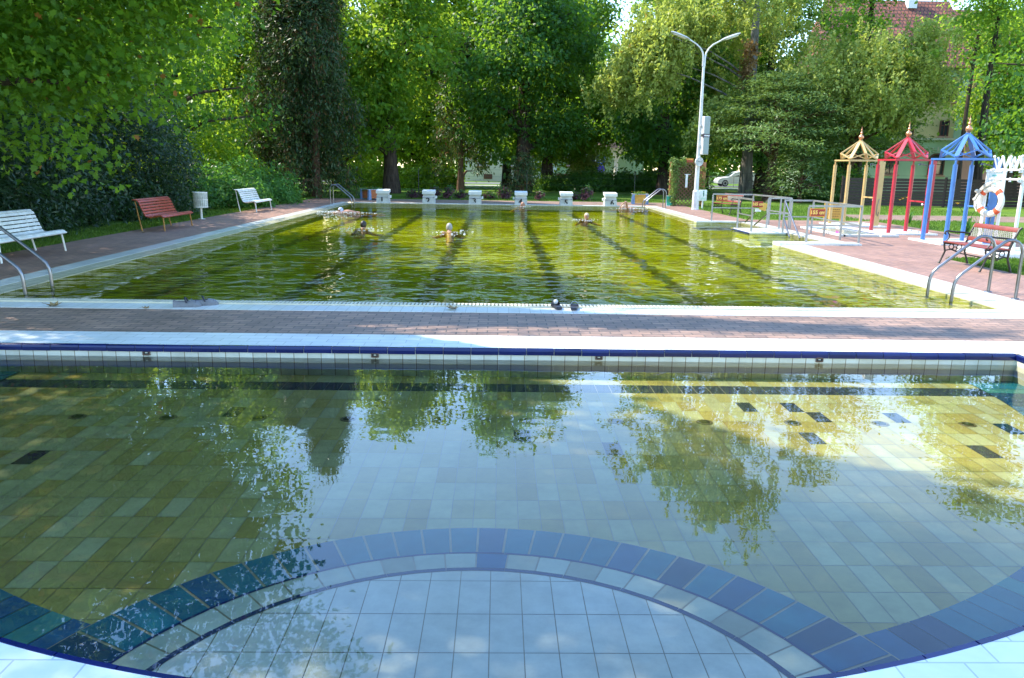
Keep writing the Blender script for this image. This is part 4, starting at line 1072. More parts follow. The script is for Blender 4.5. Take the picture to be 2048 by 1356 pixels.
# ------------------------------------------------------------------ swimmers
def body(mb_fn, label, loc, rz, hair=None, hair_fn=None, extra=None):
    mb = MB(); mb_fn(mb)
    p = voxel_body('person', mb, M['skin'], 0.016, None, loc, rz); p.scale = (0.95, 0.95, 0.95)
    tag(p, label, 'person', 'swimmers in the pool')
    if hair_fn:
        h = MB(); hair_fn(h); h.build('hair', hair, p, True)
    if extra: extra(p)
    return p
def head(mb, c, tilt=0.0):
    x, y, z = c
    mb.ball((x, y, z), 0.098, 18, 12, sq=(0.80, 0.98, 1.12))
    mb.ball((x, y-0.03, z-0.055), 0.066, 14, 9, sq=(0.85, 1.0, 1.05))
    mb.ball((x, y-0.102, z-0.015), 0.020, 8, 6, sq=(0.8, 1.2, 1.5))
    for s in (-1, 1): mb.ball((x+s*0.080, y+0.005, z-0.01), 0.020, 8, 6, sq=(0.5, 0.9, 1.5))
def breast(mb, hz, raised=0.0):
    """breaststroke body, facing -y, chin at the water; hips and legs below the surface behind"""
    head(mb, (0, -0.02, hz))
    mb.tube([(0, 0.02, hz-0.06), (0, 0.08, hz-0.17)], [0.052, 0.062], 12)
    mb.tube([(0, 0.06, hz-0.18), (0, 0.20, hz-0.235), (0, 0.40, hz-0.34), (0, 0.55, hz-0.43)], [0.105, 0.125, 0.105, 0.115], 14)
    for s in (-1, 1):
        mb.ball((s*0.155, 0.10, hz-0.165), 0.072, 12, 8)
        mb.tube([(s*0.06, 0.10, hz-0.165), (s*0.17, 0.10, hz-0.20), (s*0.34, -0.03, hz-0.27), (s*0.38, -0.06, hz-0.28)], [0.07, 0.055, 0.042, 0.038], 10)
        mb.tube([(s*0.38, -0.06, hz-0.28), (s*0.44, -0.26, hz-0.29)], [0.038, 0.026], 10)
        mb.ball((s*0.445, -0.31, hz-0.29), 0.04, 10, 6, sq=(0.9, 1.3, 0.5))
        for k in range(4): mb.tube([(s*(0.425+0.016*k), -0.33, hz-0.292), (s*(0.425+0.019*k), -0.40+0.01*abs(k-1.5), hz-0.296)], [0.0105, 0.009], 6)
        mb.tube([(s*(0.415), -0.29, hz-0.29), (s*0.38, -0.335, hz-0.295)], [0.012, 0.010], 6)
        mb.tube([(s*0.08, 0.55, hz-0.45), (s*0.16, 0.88, hz-0.58), (s*0.14, 1.22, hz-0.66), (s*0.15, 1.34, hz-0.68)], [0.085, 0.058, 0.036, 0.034], 10)
def hair_back(c, full=True):
    def fn(h):
        x, y, z = c
        vs = []; fs = []; n, k = 18, 8
        for i in range(k+1):
            a = math.pi/2 - i/k*R(118)
            for j in range(n):
                bb = 2*math.pi*j/n; yy = math.cos(a)*math.sin(bb)
                drop = 1.0
                aa = a if yy > -0.25 else max(a, R(18))
                vs.append((x+0.107*0.82*math.cos(aa)*math.cos(bb), y+0.006+0.107*1.0*math.cos(aa)*math.sin(bb), z+0.004+0.107*1.13*math.sin(aa)))
        fs = [(i*n+j, i*n+(j+1) % n, (i+1)*n+(j+1) % n, (i+1)*n+j) for i in range(k) for j in range(n)]
        h.add(vs, fs)
    return fn
def face(p_c):
    def fn(p):
        x, y, z = p_c
        for s in (-1, 1): MB().ball((x+s*0.032, y-0.090, z+0.012), 0.010, 8, 5).build('eye', M['dark'], p)
        MB().ball((x, y-0.094, z-0.062), 0.02, 8, 5, sq=(1.1, 0.4, 0.28)).build('mouth', surf('lips', (0.40, 0.13, 0.10), 0.5, 0.1, 9), p)
    return fn
WZ = -0.03
HC = (0, -0.02, 0.10)
body(lambda mb: breast(mb, 0.10), 'swimmer seen from behind with wet black hair', (-3.62, 21.1, WZ-0.012), R(165), M['hair_black'], hair_back(HC), face(HC))
body(lambda mb: breast(mb, 0.11), 'swimmer seen from behind with silver grey hair', (-1.28, 20.35, WZ), R(186), M['hair_grey'], hair_back((0, -0.02, 0.11)), face((0, -0.02, 0.11)))
body(lambda mb: breast(mb, 0.10), 'swimmer facing the camera with short fair hair and arms spread', (2.88, 25.95, WZ), R(8), M['hair_fair'], hair_back((0, -0.02, 0.10)), face((0, -0.02, 0.10)))
body(lambda mb: breast(mb, 0.10), 'bald swimmer in front of the fourth starting block', (0.98, 33.55, WZ), R(70), None, None, face((0, -0.02, 0.10)))
def crawl(mb):
    head(mb, (0, -0.02, 0.035))
    mb.tube([(0, 0.05, 0.0), (0, 0.10, -0.03), (0, 0.25, -0.05), (0, 0.5, -0.08), (0, 0.68, -0.10)], [0.06, 0.10, 0.135, 0.115, 0.12], 14)
    mb.tube([(0.06, 0.10, -0.02), (0.17, 0.10, 0.03), (0.25, 0.02, 0.28), (0.255, 0.005, 0.31)], [0.07, 0.062, 0.045, 0.042], 10)      # raised arm, elbow high
    mb.tube([(0.255, 0.005, 0.31), (0.29, -0.17, 0.22), (0.31, -0.26, 0.12)], [0.042, 0.034, 0.026], 10)
    mb.ball((0.315, -0.285, 0.085), 0.036, 10, 6, sq=(0.8, 0.9, 1.2))
    for k in range(4): mb.tube([(0.295+0.014*k, -0.30, 0.06), (0.292+0.017*k, -0.325, -0.01+0.008*abs(k-1.5))], [0.0105, 0.009], 6)
    mb.tube([(0.29, -0.285, 0.08), (0.262, -0.30, 0.04)], [0.012, 0.010], 6)
    mb.tube([(-0.06, 0.10, -0.03), (-0.17, 0.06, -0.05), (-0.24, -0.25, -0.10), (-0.22, -0.52, -0.12)], [0.07, 0.055, 0.04, 0.027], 10)
    mb.ball((-0.22, -0.57, -0.12), 0.04, 10, 6, sq=(0.9, 1.4, 0.5))
    for s in (-1, 1): mb.tube([(s*0.07, 0.68, -0.10), (s*0.09, 1.08, -0.12+s*0.03), (s*0.09, 1.5, -0.12-s*0.03), (s*0.09, 1.62, -0.12)], [0.08, 0.056, 0.035, 0.03], 10)
body(crawl, 'front crawl swimmer lifting a bent arm beside starting block six', (5.25, 33.35, WZ-0.01), R(-75), M['hair_fair'], hair_back((0, -0.02, 0.035)))
def freestyle(mb):
    head(mb, (0, -0.02, 0.055))
    mb.tube([(0, 0.05, 0.01), (0, 0.10, -0.01), (0, 0.25, -0.03), (0, 0.5, -0.07), (0, 0.68, -0.09)], [0.06, 0.10, 0.135, 0.115, 0.12], 14)
    for s in (-1, 1):
        mb.tube([(s*0.06, 0.10, -0.01), (s*0.17, 0.06, -0.02), (s*0.25, -0.22, -0.02), (s*0.23, -0.50, -0.05)], [0.07, 0.055, 0.04, 0.027], 10)
        mb.ball((s*0.23, -0.55, -0.055), 0.04, 10, 6, sq=(0.9, 1.4, 0.5))
        mb.tube([(s*0.07, 0.68, -0.10), (s*0.09, 1.08, -0.12+s*0.03), (s*0.09, 1.5, -0.10-s*0.03), (s*0.09, 1.62, -0.10)], [0.08, 0.056, 0.035, 0.03], 10)
body(freestyle, 'swimmer with a blue and white cap splashing along the far left edge', (-5.55, 27.9, WZ), R(-80), M['cap_blue'], hair_back((0, -0.02, 0.055)))
# white water round the swimmers
fo = MB(); rr = random.Random(5)
def foam(cx, cy, sx, sy, n, hmax):
    for _ in range(n):
        a = rr.uniform(0, 2*math.pi); r_ = rr.random()**0.6
        x, y = cx+sx*r_*math.cos(a), cy+sy*r_*math.sin(a); s = rr.uniform(0.004, 0.016)*(1.2-r_*0.5)
        fo.ball((x, y, WZ+rr.uniform(0.0, hmax)*(1-r_)), s, 6, 4, sq=(rr.uniform(1, 3.0), rr.uniform(0.8, 1.5), 0.35))
foam(-5.6, 27.7, 1.4, 0.6, 200, 0.04); foam(-5.9, 27.9, 0.6, 0.3, 110, 0.08)
foam(-3.62, 21.0, 0.8, 0.9, 55, 0.012); foam(-1.2, 20.2, 0.7, 0.8, 30, 0.010); foam(2.7, 25.8, 0.7, 0.5, 40, 0.012); foam(5.6, 33.2, 1.0, 0.25, 120, 0.05); foam(1.0, 33.5, 0.5, 0.25, 40, 0.02)
m_, nd, lk, out = nodes('white water')
p_ = nd.new('ShaderNodeBsdfPrincipled'); p_.inputs['Base Color'].default_value = (0.78, 0.82, 0.84, 1); p_.inputs['Roughness'].default_value = 0.35; lk.new(p_.outputs[0], out.inputs[0])
fob = fo.build('foam', m_, None, True); tag(fob, 'white splashes round the swimmers', 'foam', None, 'stuff')
# ------------------------------------------------------------------ fallen leaves on the paving
M['dry_leaf'] = surf('dry brown leaf', (0.26, 0.17, 0.07), 0.7, 0.3, 40)
leaf0 = None
for x, y, rz, s, lab in ((-5.10, 8.93, 0.4, 1.3, 'curled brown leaf on the pool rim far left of the grey clogs'), (-0.53, 9.02, 2.0, 1.25, 'curled brown leaf on the pool rim between the clogs and the dark sandals'),
                     (-4.02, 8.86, 1.1, 0.7, 'small brown leaf just left of the grey clogs'), (-8.3, 18.5, 0.7, 0.9, 'small dry leaf on the paving below the red brown bench')):
    b = MB(); out = [(-.06, 0), (-.03, .03), (-.035, .055), (0, .04), (.03, .06), (.035, .02), (.075, 0.005), (.03, -.025), (.03, -.055), (-.005, -.035), (-.035, -.05), (-.03, -.02)]
    vs = [(0, 0, 0.008)] + [(px, py, 0.006 + 6.0*(px*px+py*py) + 0.12*max(0, py)) for px, py in out]; n = len(out)
    b.add(vs, [(0, 1+k, 1+(k+1) % n) for k in range(n)]); b.add([(px*1.0, py, pz-0.003) for px, py, pz in vs], [(0, 1+(k+1) % n, 1+k) for k in range(n)])
    b.tube([(-.055, 0, 0.03), (-.09, .01, 0.035)], 0.002, 5)
    o = b.build('fallen_leaf', M['dry_leaf'], None, False, (x, y, 0.004)); o.rotation_euler = (0, 0, rz); o.scale = (s, s, s)
    tag(o, lab, 'leaf', 'fallen leaves')

# ------------------------------------------------------------------ park paths and street
d = MB()
def path(mb, pts, w, z):
    for (a, b_) in zip(pts[:-1], pts[1:]):
        a, b_ = Vector((*a, z)), Vector((*b_, z)); t_ = (b_-a).normalized(); s_ = Vector((-t_.y, t_.x, 0))*w/2
        mb.add([a-s_, b_-s_, b_+s_, a+s_], [(0, 1, 2, 3)])
path(d, [(-40, 66), (-8, 66)], 2.4, -0.008); path(d, [(-8, 66), (4.0, 68.5)], 2.4, -0.0085); path(d, [(4.0, 68.5), (30, 68.5)], 2.4, -0.009)
struct(d.build('park_path', M['gravel']))
d = MB(); q(d, 12.7, 40, 27.0, 30.5, -0.008); struct(d.build('brick_path', M['pavers']))
d = MB(); q(d, -120, 120, 73, 79.5, -0.006); struct(d.build('street', M['asphalt']))

# ------------------------------------------------------------------ villa in the middle distance
M['wall_white'] = surf('off white render', (0.66, 0.66, 0.62), 0.8, 0.07, 0.6)
M['wall_green'] = surf('pale green render', (0.34, 0.48, 0.24), 0.8, 0.08, 0.6)
M['wall_cream'] = surf('cream render', (0.66, 0.60, 0.45), 0.8, 0.07, 0.6)
M['wall_yellow'] = surf('yellow render', (0.68, 0.52, 0.24), 0.8, 0.08, 0.6)
M['wall_pale'] = surf('pale mint render', (0.42, 0.55, 0.36), 0.8, 0.08, 0.6)
M['wall_pink'] = surf('salmon pink render', (0.62, 0.32, 0.24), 0.8, 0.1, 0.6)
M['plinth'] = surf('red brown plinth', (0.28, 0.12, 0.09), 0.8, 0.2, 1.5)
M['roof_brown'] = surf('brown roof', (0.13, 0.07, 0.055), 0.7, 0.25, 2.0)
M['frame_brown'] = surf('brown window frame', (0.13, 0.05, 0.035), 0.5, 0.2, 6)
M['frame_white'] = surf('white window frame', (0.66, 0.66, 0.64), 0.5, 0.08, 6)
def glass():
    m, nd, lk, out = nodes('window glass'); p = nd.new('ShaderNodeBsdfPrincipled'); p.inputs['Base Color'].default_value = (0.035, 0.05, 0.06, 1)
    p.inputs['Roughness'].default_value = 0.06; p.inputs['Specular IOR Level'].default_value = 0.7; lk.new(p.outputs[0], out.inputs[0]); return m
M['glass'] = glass()
def window(parent, x, z, w, h, y, frame, cross=True, arch=False):
    """framed window standing proud of a wall that faces -y"""
    b = MB(); fw = 0.09
    for cx, cz, sx, sz in ((0, h/2-fw/2, w, fw), (0, -h/2+fw/2, w, fw), (-w/2+fw/2, 0, fw, h-2*fw), (w/2-fw/2, 0, fw, h-2*fw)): b.box((x+cx, y-0.03, z+cz), (sx, 0.12, sz))
    if cross: b.box((x, y-0.025, z), (0.05, 0.08, h-2*fw)); b.box((x-(w/2-fw+0.025)/2, y-0.022, z+h*0.18), ((w-2*fw-0.05)/2, 0.07, 0.05)); b.box((x+(w/2-fw+0.025)/2, y-0.022, z+h*0.18), ((w-2*fw-0.05)/2, 0.07, 0.05))
    if arch:
        n = 12
        for k in range(n):
            a0, a1 = math.pi*k/n, math.pi*(k+1)/n
            b.bar((x+(w/2-0.04)*math.cos(a0), y-0.03, z+h/2+(w/2-0.04)*0.7*math.sin(a0)), (x+(w/2-0.04)*math.cos(a1), y-0.03, z+h/2+(w/2-0.04)*0.7*math.sin(a1)), 0.12, 0.09, up=(0, 1, 0))
    f = b.build('window', frame, parent)
    g_ = MB().box((x, y+0.0, z), (w-0.02, 0.03, h-0.02))
    if arch: g_.add([(x+(w/2-0.05)*math.cos(math.pi*k/12), y-0.016, z+h/2+(w/2-0.05)*0.7*math.sin(math.pi*k/12)) for k in range(13)], [tuple(range(13))])
    g_.build('pane', M['glass'], f)
    MB().box((x, y-0.07, z-h/2-0.055), (w+0.2, 0.2, 0.09)).build('sill', M['wall_pink'], f)
    return f
t = thing('villa', 'pale green and white house with a columned porch beyond the park', 'house', (0, 84, 0))
MB().box((0.2, 4.5, 3.1), (7.6, 9.0, 6.2)).build('white_wing', M['wall_cream'], t)
MB().box((5.0, 4.2, 2.9), (1.95, 9.0, 5.8)).build('entrance_bay', M['wall_white'], t)
MB().box((10.6, 4.5, 3.3), (9.2, 9.0, 6.6)).build('green_wing', M['wall_green'], t)
MB().box((10.6, -0.03, 0.45), (9.24, 0.06, 0.9)).build('plinth', M['plinth'], t)
for x0, x1, z0, z1 in ((-4.0, 15.8, 6.65, 10.2),):
    MB().add([(x0, -0.6, z0), (x1, -0.6, z0), (x1, 9.6, z0), (x0, 9.6, z0), (x0+2.5, 4.5, z1), (x1-2.5, 4.5, z1)], [(0, 1, 5, 4), (1, 2, 5), (2, 3, 4, 5), (3, 0, 4), (3, 2, 1, 0)]).build('roof', M['roof_brown'], t)
window(t, 5.0, 2.0, 0.95, 1.6, -0.3, M['frame_white']); window(t, -1.8, 2.4, 1.0, 1.6, 0.0, M['frame_white']); window(t, 0.8, 2.4, 1.0, 1.6, 0.0, M['frame_white'])
for x in (7.5, 9.6): window(t, x, 2.6, 1.0, 1.7, 0.0, M['frame_white'])
for x in (-1.8, 0.8, 7.5, 9.6): window(t, x, 5.2, 1.0, 1.5, 0.0, M['frame_white'])
window(t, 13.4, 5.1, 1.4, 1.5, 0.0, M['frame_white'])
MB().box((-3.2+2.0, -0.012, 0.5), (0.9, 0.05, 0.5)).build('vent', M['frame_brown'], t)
pr = MB().add([(9.9, -4.4, 3.55), (13.9, -4.4, 3.55), (13.9, 0, 3.55), (9.9, 0, 3.55), (10.4, -3.8, 4.6), (13.4, -3.8, 4.6), (13.4, 0, 4.6), (10.4, 0, 4.6)], [(3, 2, 1, 0), (4, 5, 6, 7), (0, 1, 5, 4), (1, 2, 6, 5), (2, 3, 7, 6), (3, 0, 4, 7)]).build('porch_roof', M['roof_brown'], t)
b = MB(); b.lathe([(0.42, 0.0), (0.42, 0.35), (0.30, 0.42), (0.22, 0.55), (0.20, 2.3), (0.25, 2.45), (0.62, 3.35), (0.72, 3.55)], 14, (11.75, -3.4, 0)); b.build('porch_column', M['wall_cream'], t, True)
b = MB(); b.box((11.8, -2.2, 0.17), (4.4, 4.4, 0.34)); b.build('porch_step', M['concrete'], t)

# ------------------------------------------------------------------ yellow house on the right
t = thing('town_house', 'yellow and mint green house with a red tiled roof behind the showers', 'house', (0, 62, 0))
MB().box((30.6, 4.5, 6.85), (9.7, 9.0, 5.3)).build('upper_wall', M['wall_yellow'], t)
MB().box((30.6, 4.46, 2.0), (9.86, 9.12, 4.1)).build('lower_wall', M['wall_pale'], t)
MB().box((30.6, -0.09, 4.13), (10.0, 0.32, 0.16)).build('string_course', M['wall_cream'], t)
MB().box((35.42, -0.04, 6.83), (0.62, 0.2, 5.2)).build('corner_pilaster', M['wall_pale'], t)
MB().box((30.0, -0.045, 9.1), (9.4, 0.16, 0.75)).build('frieze', M['wall_pale'], t)
MB().box((39.5, 5.6, 4.5), (7.6, 8.0, 9.0)).build('pink_wing', M['wall_pink'], t)
for x, z, w, h in ((32.75, 7.55, 0.82, 1.45), (34.45, 7.6, 0.78, 1.35), (34.3, 4.95, 0.72, 1.2), (29.6, 7.55, 0.8, 1.4), (27.6, 7.55, 0.8, 1.4), (31.6, 4.95, 0.72, 1.2)): window(t, x, z, w, h, 0.0, M['frame_brown'])
window(t, 34.0, 2.0, 1.25, 1.2, -0.10, M['frame_brown'], True, True); window(t, 30.4, 2.0, 1.25, 1.2, -0.10, M['frame_brown'], True, True)
b = MB()
for k in range(9):
    a = math.pi*k/8; p0 = Vector((34.0+0.75*math.cos(a), -0.115, 2.6+0.6*math.sin(a)))
    b.bar(p0, p0+Vector((0.34*math.cos(a), 0, 0.34*math.sin(a))), 0.10, 0.05, up=(0, 1, 0))
b.build('arch_moulding', M['wall_cream'], t)
MB().tube([(35.95, -0.12, 0.0), (35.95, -0.12, 9.2)], 0.10, 10).build('downpipe', M['copper'], t, True)
def roof_tiles():
    m, nd, lk, out = nodes('red clay roof tiles'); p = nd.new('ShaderNodeBsdfPrincipled'); lk.new(p.outputs[0], out.inputs[0])
    g_ = nd.new('ShaderNodeNewGeometry'); sx = nd.new('ShaderNodeSeparateXYZ'); lk.new(g_.outputs['Position'], sx.inputs[0])
    cb = nd.new('ShaderNodeCombineXYZ'); lk.new(sx.outputs['X'], cb.inputs['X']); lk.new(sx.outputs['Z'], cb.inputs['Y'])
    br = nd.new('ShaderNodeTexBrick'); lk.new(cb.outputs[0], br.inputs['Vector']); br.offset = 0.5; br.inputs['Scale'].default_value = 1
    br.inputs['Brick Width'].default_value = 0.30; br.inputs['Row Height'].default_value = 0.30; br.inputs['Mortar Size'].default_value = 0.035
    br.inputs['Color1'].default_value = (0.25, 0.078, 0.042, 1); br.inputs['Color2'].default_value = (0.16, 0.052, 0.030, 1); br.inputs['Mortar'].default_value = (0.05, 0.02, 0.014, 1)
    n = noise(nd, lk, 0.8, 4); r = ramp(nd, lk, n.outputs['Fac'], [(0.3, (0.7,)*3), (0.7, (1.25,)*3)])
    lk.new(mixc(nd, lk, 1.0, br.outputs['Color'], r.outputs[0], 'MULTIPLY'), p.inputs['Base Color']); p.inputs['Roughness'].default_value = 0.75
    lk.new(bump(nd, lk, br.outputs['Fac'], 0.8, -0.05), p.inputs['Normal']); return m
M['roof_tile'] = roof_tiles()
rf = MB().add([(25.4, -0.7, 9.35), (36.2, -0.7, 9.35), (36.2, 9.7, 9.35), (25.4, 9.7, 9.35), (25.9, 4.5, 15.0), (35.9, 4.5, 15.0)], [(0, 1, 5, 4), (1, 2, 5), (2, 3, 4, 5), (3, 0, 4), (3, 2, 1, 0)]).build('roof', M['roof_tile'], t)
MB().add([(35.4, 1.0, 9.0), (43.6, 1.0, 9.0), (43.6, 10.2, 9.0), (35.4, 10.2, 9.0), (35.9, 5.6, 14.6), (43.2, 5.6, 14.6)], [(0, 1, 5, 4), (1, 2, 5), (2, 3, 4, 5), (3, 0, 4), (3, 2, 1, 0)]).build('roof', M['roof_tile'], t)
MB().box((32.6, 4.0, 15.1), (0.7, 0.6, 1.6)).build('chimney', M['wall_white'], rf)
for x in (30.5, 33.2):
    sk = MB().box((x, 0.68, 10.98), (0.7, 0.06, 1.0), Matrix.Rotation(R(-42.6), 3, 'X')).build('skylight', M['glass'], rf)

# ------------------------------------------------------------------ brown board fence on the right
M['fence_wood'] = surf('dark brown fence boards', (0.034, 0.018, 0.014), 0.7, 0.3, 3.0, stretch=(0.3, 1, 6))
t = thing('board_fence', 'dark brown horizontal board fence under the trees on the right', 'fence', (16.5, 38.0, 0))
for k in range(6):
    b = MB(); 
    for j in range(9): b.box((1.25+2.5*k, 0, 0.10+0.145*j), (2.42, 0.028, 0.128))
    b.build('board_panel', M['fence_wood'], t)
for k in range(7): MB().box((2.5*k, 0.06, 0.70), (0.09, 0.09, 1.42)).build('post', M['fence_wood'], t)
# thin wire fence between the pool lawn and the park
M['dark_metal'] = surf('dark green fence metal', (0.02, 0.028, 0.02), 0.5, 0.2, 8)
t = thing('wire_fence', 'thin dark wire fence with slender posts behind the starting blocks', 'fence', (-28, 43.5, 0))
for k in range(10): MB().tube([(5.9*k, 0, 0), (5.9*k, 0, 1.45)], 0.026, 8).build('post', M['dark_metal'], t, True)
b = MB()
for z in (0.25, 0.65, 1.05, 1.42): b.tube([(0, 0.03, z), (53.1, 0.03, z)], 0.004, 4)
b.build('wire', M['dark_metal'], t)
# street railing near the parked car
t = thing('street_railing', 'thin grey railing beside the parked white car', 'railing', (14.5, 71.5, 0))
for k in range(8): MB().tube([(2.2*k, 0, 0), (2.2*k, 0, 1.0)], 0.03, 8).build('post', M['grey_rail'], t, True)
b = MB()
for z in (0.5, 0.98): b.tube([(0, 0, z), (15.4, 0, z)], 0.022, 6)
b.build('rail', M['grey_rail'], t)

# ------------------------------------------------------------------ blue road sign
t = thing('road_sign', 'blue and violet road sign on a thin pole before the villa', 'sign', (10.1, 79.9, 0))
MB().tube([(0, 0, 0), (0, 0, 2.75)], 0.035, 8).build('pole', M['grey_rail'], t, True)
M['sign_blue'] = surf('road sign blue', (0.02, 0.10, 0.50), 0.4, 0.1, 5)
MB().cbox((0, -0.05, 2.35), (0.85, 0.03, 0.85), 0.01).build('upper_plate', M['sign_blue'], t)
b = MB(); rot = Matrix.Rotation(R(90), 3, 'X'); bb = MB().lathe([(0, 0), (0.42, 0), (0.42, 0.03), (0, 0.03)], 24); b.add([rot @ Vector(v) + Vector((0, -0.035, 1.45)) for v in bb.v], bb.f); b.build('lower_plate', surf('road sign violet blue', (0.08, 0.05, 0.42), 0.4, 0.1, 5), t)
b = MB(); b.box((0.0, -0.07, 2.52), (0.14, 0.01, 0.14)); b.box((0.0, -0.07, 2.32), (0.2, 0.01, 0.22)); b.box((-0.05, -0.07, 2.11), (0.07, 0.01, 0.18)); b.box((0.06, -0.07, 2.11), (0.07, 0.01, 0.18)); b.build('pictogram', M['white_paint'], t)

# ------------------------------------------------------------------ parked cars
def car(loc, rz, label, paint):
    t = thing('parked_car', label, 'car', loc, rz, 'cars parked along the street')
    prof = [(-1.95, 0.35), (-1.98, 0.55), (-1.85, 0.72), (-1.55, 0.82), (-0.95, 0.90), (-0.35, 1.32), (0.1, 1.42), (0.9, 1.42), (1.55, 1.28), (1.85, 0.95), (1.95, 0.75), (1.95, 0.35), (1.7, 0.25), (-1.7, 0.25)]
    vs = []; n = len(prof)
    for yy, k in ((-0.80, 1), (-0.70, 2), (0.70, 2), (0.80, 1)):
        for x, z in prof:
            nar = 0.0
            y = yy
            if z > 0.92: y = yy*(1-(z-0.92)*0.30)
            if k == 2: vs.append((x, y, z+ (0.012 if z > 0.6 else 0)))
            else: vs.append((x*0.985, y, z*0.985+0.005))
    fs = []
    for s in range(3): fs += [(s*n+i, s*n+(i+1) % n, (s+1)*n+(i+1) % n, (s+1)*n+i) for i in range(n)]
    fs += [tuple(range(n)), tuple(range(3*n, 4*n))]
    MB().add(vs, fs).build('body', paint, t, True)
    for s in (-1, 1):
        y = s*0.795
        MB().add([(-0.78, y*0.985, 0.93), (0.05, y*0.985, 0.93), (0.05, y*0.87, 1.33), (-0.28, y*0.87, 1.30)], [(0, 1, 2, 3)]).build('side_window', M['glass'], t)
        MB().add([(0.12, y*0.985, 0.93), (1.45, y*0.985, 0.93), (1.30, y*0.88, 1.27), (0.12, y*0.87, 1.33)], [(0, 1, 2, 3)]).build('side_window', M['glass'], t)
        MB().ball((-1.80, s*0.60, 0.66), 0.13, 10, 6, sq=(0.8, 1.2, 0.6)).build('headlight', M['lamp_glass'], t, True)
        MB().cbox((-0.72, s*0.88, 0.95), (0.12, 0.16, 0.11), 0.02).build('mirror', paint, t)
        for x in (-1.25, 1.25):
            w_ = MB(); rot = Matrix.Rotation(R(90), 3, 'X')
            bb = MB().lathe([(0.19, -0.09), (0.29, -0.09), (0.31, -0.05), (0.31, 0.05), (0.29, 0.09), (0.19, 0.09)], 22); w_.add([rot @ Vector(v) + Vector((x, s*0.75, 0.31)) for v in bb.v], bb.f)
            wh = w_.build('wheel', M['rubber_black'], t, True)
            r_ = MB(); bb = MB().lathe([(0, -0.07), (0.2, -0.095), (0.2, 0.095), (0, 0.07)], 14); r_.add([rot @ Vector(v) + Vector((x, s*0.755, 0.31)) for v in bb.v], bb.f); r_.build('rim', M['lamp_grey'], wh)
    MB().add([(-0.95, -0.66, 0.92), (-0.95, 0.66, 0.92), (-0.36, 0.6, 1.33), (-0.36, -0.6, 1.33)], [(0, 1, 2, 3)]).build('windscreen', M['glass'], t)
    return t
car((22.7, 76.2, 0), 0, 'white hatchback parked beyond the park between dark trunks', surf('white car paint', (0.72, 0.71, 0.68), 0.25, 0.04, 3))
car((33.8, 76.4, 0), 0, 'pale silver hatchback half hidden behind the beige shower', surf('silver car paint', (0.45, 0.46, 0.47), 0.25, 0.06, 3))
# ------------------------------------------------------------------ foliage
def shadow_xy(p): k = 1/math.tan(SUN_EL); return p[:, 0]+SH.x*k*p[:, 2], p[:, 1]+SH.y*k*p[:, 2]
LIT = [[(-5.0, 26.8), (7.5, 28.5), (16, 34.0), (19, 30), (14, 12.0), (8.5, 11.8), (5.2, 12.2), (1.9, 13.2), (0.2, 16.4), (-3.6, 20.5)],
       [(0.9, 6.4), (4.8, 6.7), (5.3, 4.4), (4.7, 3.0), (3.0, 4.4), (2.0, 5.1)], [(-1.6, 9.6), (1.2, 9.7), (7.4, 8.9), (7.4, 7.9), (3.0, 8.5)], [(-1.6, 8.1), (1.0, 8.1), (7.2, 7.5), (7.2, 6.3), (0.9, 6.5)]]
def inside(x, y, poly):
    res = np.zeros(len(x), bool); n = len(poly); j = n-1
    for i in range(n):
        xi, yi = poly[i]; xj, yj = poly[j]
        c = ((yi > y) != (yj > y)) & (x < (xj-xi)*(y-yi)/((yj-yi) if yj != yi else 1e-9)+xi); res ^= c; j = i
    return res
SHAPES = {
 'kite': np.array([(-.5, 0, 0), (-.05, -.30, .06), (.5, 0, -.05), (-.05, .30, .06)]),
 'oval': np.array([(-.5, 0, 0), (-.2, -.2, .04), (.2, -.19, .03), (.5, 0, -.06), (.2, .19, .03), (-.2, .2, .04)]),
 'needle': np.array([(-.5, -.05, 0), (.1, -.13, .02), (.5, 0, -.06), (.1, .13, .02)]),
 'lobed': np.array([(-.5, 0, 0), (-.36, -.16, .0), (-.26, -.46, .06), (-.02, -.26, .01), (.16, -.50, .07), (.20, -.17, .01), (.55, 0, -.08), (.20, .17, .01), (.16, .50, .07), (-.02, .26, .01), (-.26, .46, .06), (-.36, .16, .0)]),
}
def leaf_mesh(name, pos, nrm, udir, size, tone, shape):
    tp = SHAPES[shape]; k = len(tp); n = len(pos)
    nrm = nrm/np.linalg.norm(nrm, axis=1, keepdims=True)
    udir = udir - nrm*(udir*nrm).sum(1, keepdims=True); udir /= np.linalg.norm(udir, axis=1, keepdims=True)+1e-9
    v = np.cross(nrm, udir)
    co = pos[:, None, :] + size[:, None, None]*(tp[None, :, 0, None]*udir[:, None, :] + tp[None, :, 1, None]*v[:, None, :] + tp[None, :, 2, None]*nrm[:, None, :])
    me = bpy.data.meshes.new(name)
    me.vertices.add(n*k); me.vertices.foreach_set('co', co.astype(np.float32).ravel())
    me.loops.add(n*k); me.loops.foreach_set('vertex_index', np.arange(n*k, dtype=np.int32))
    me.polygons.add(n); me.polygons.foreach_set('loop_start', np.arange(0, n*k, k, dtype=np.int32))
    try: me.polygons.foreach_set('loop_total', np.full(n, k, dtype=np.int32))
    except Exception: pass
    a = me.attributes.new('tone', 'FLOAT', 'POINT'); a.data.foreach_set('value', np.repeat(tone, k).astype(np.float32))
    me.update(calc_edges=True); me.validate(); return me
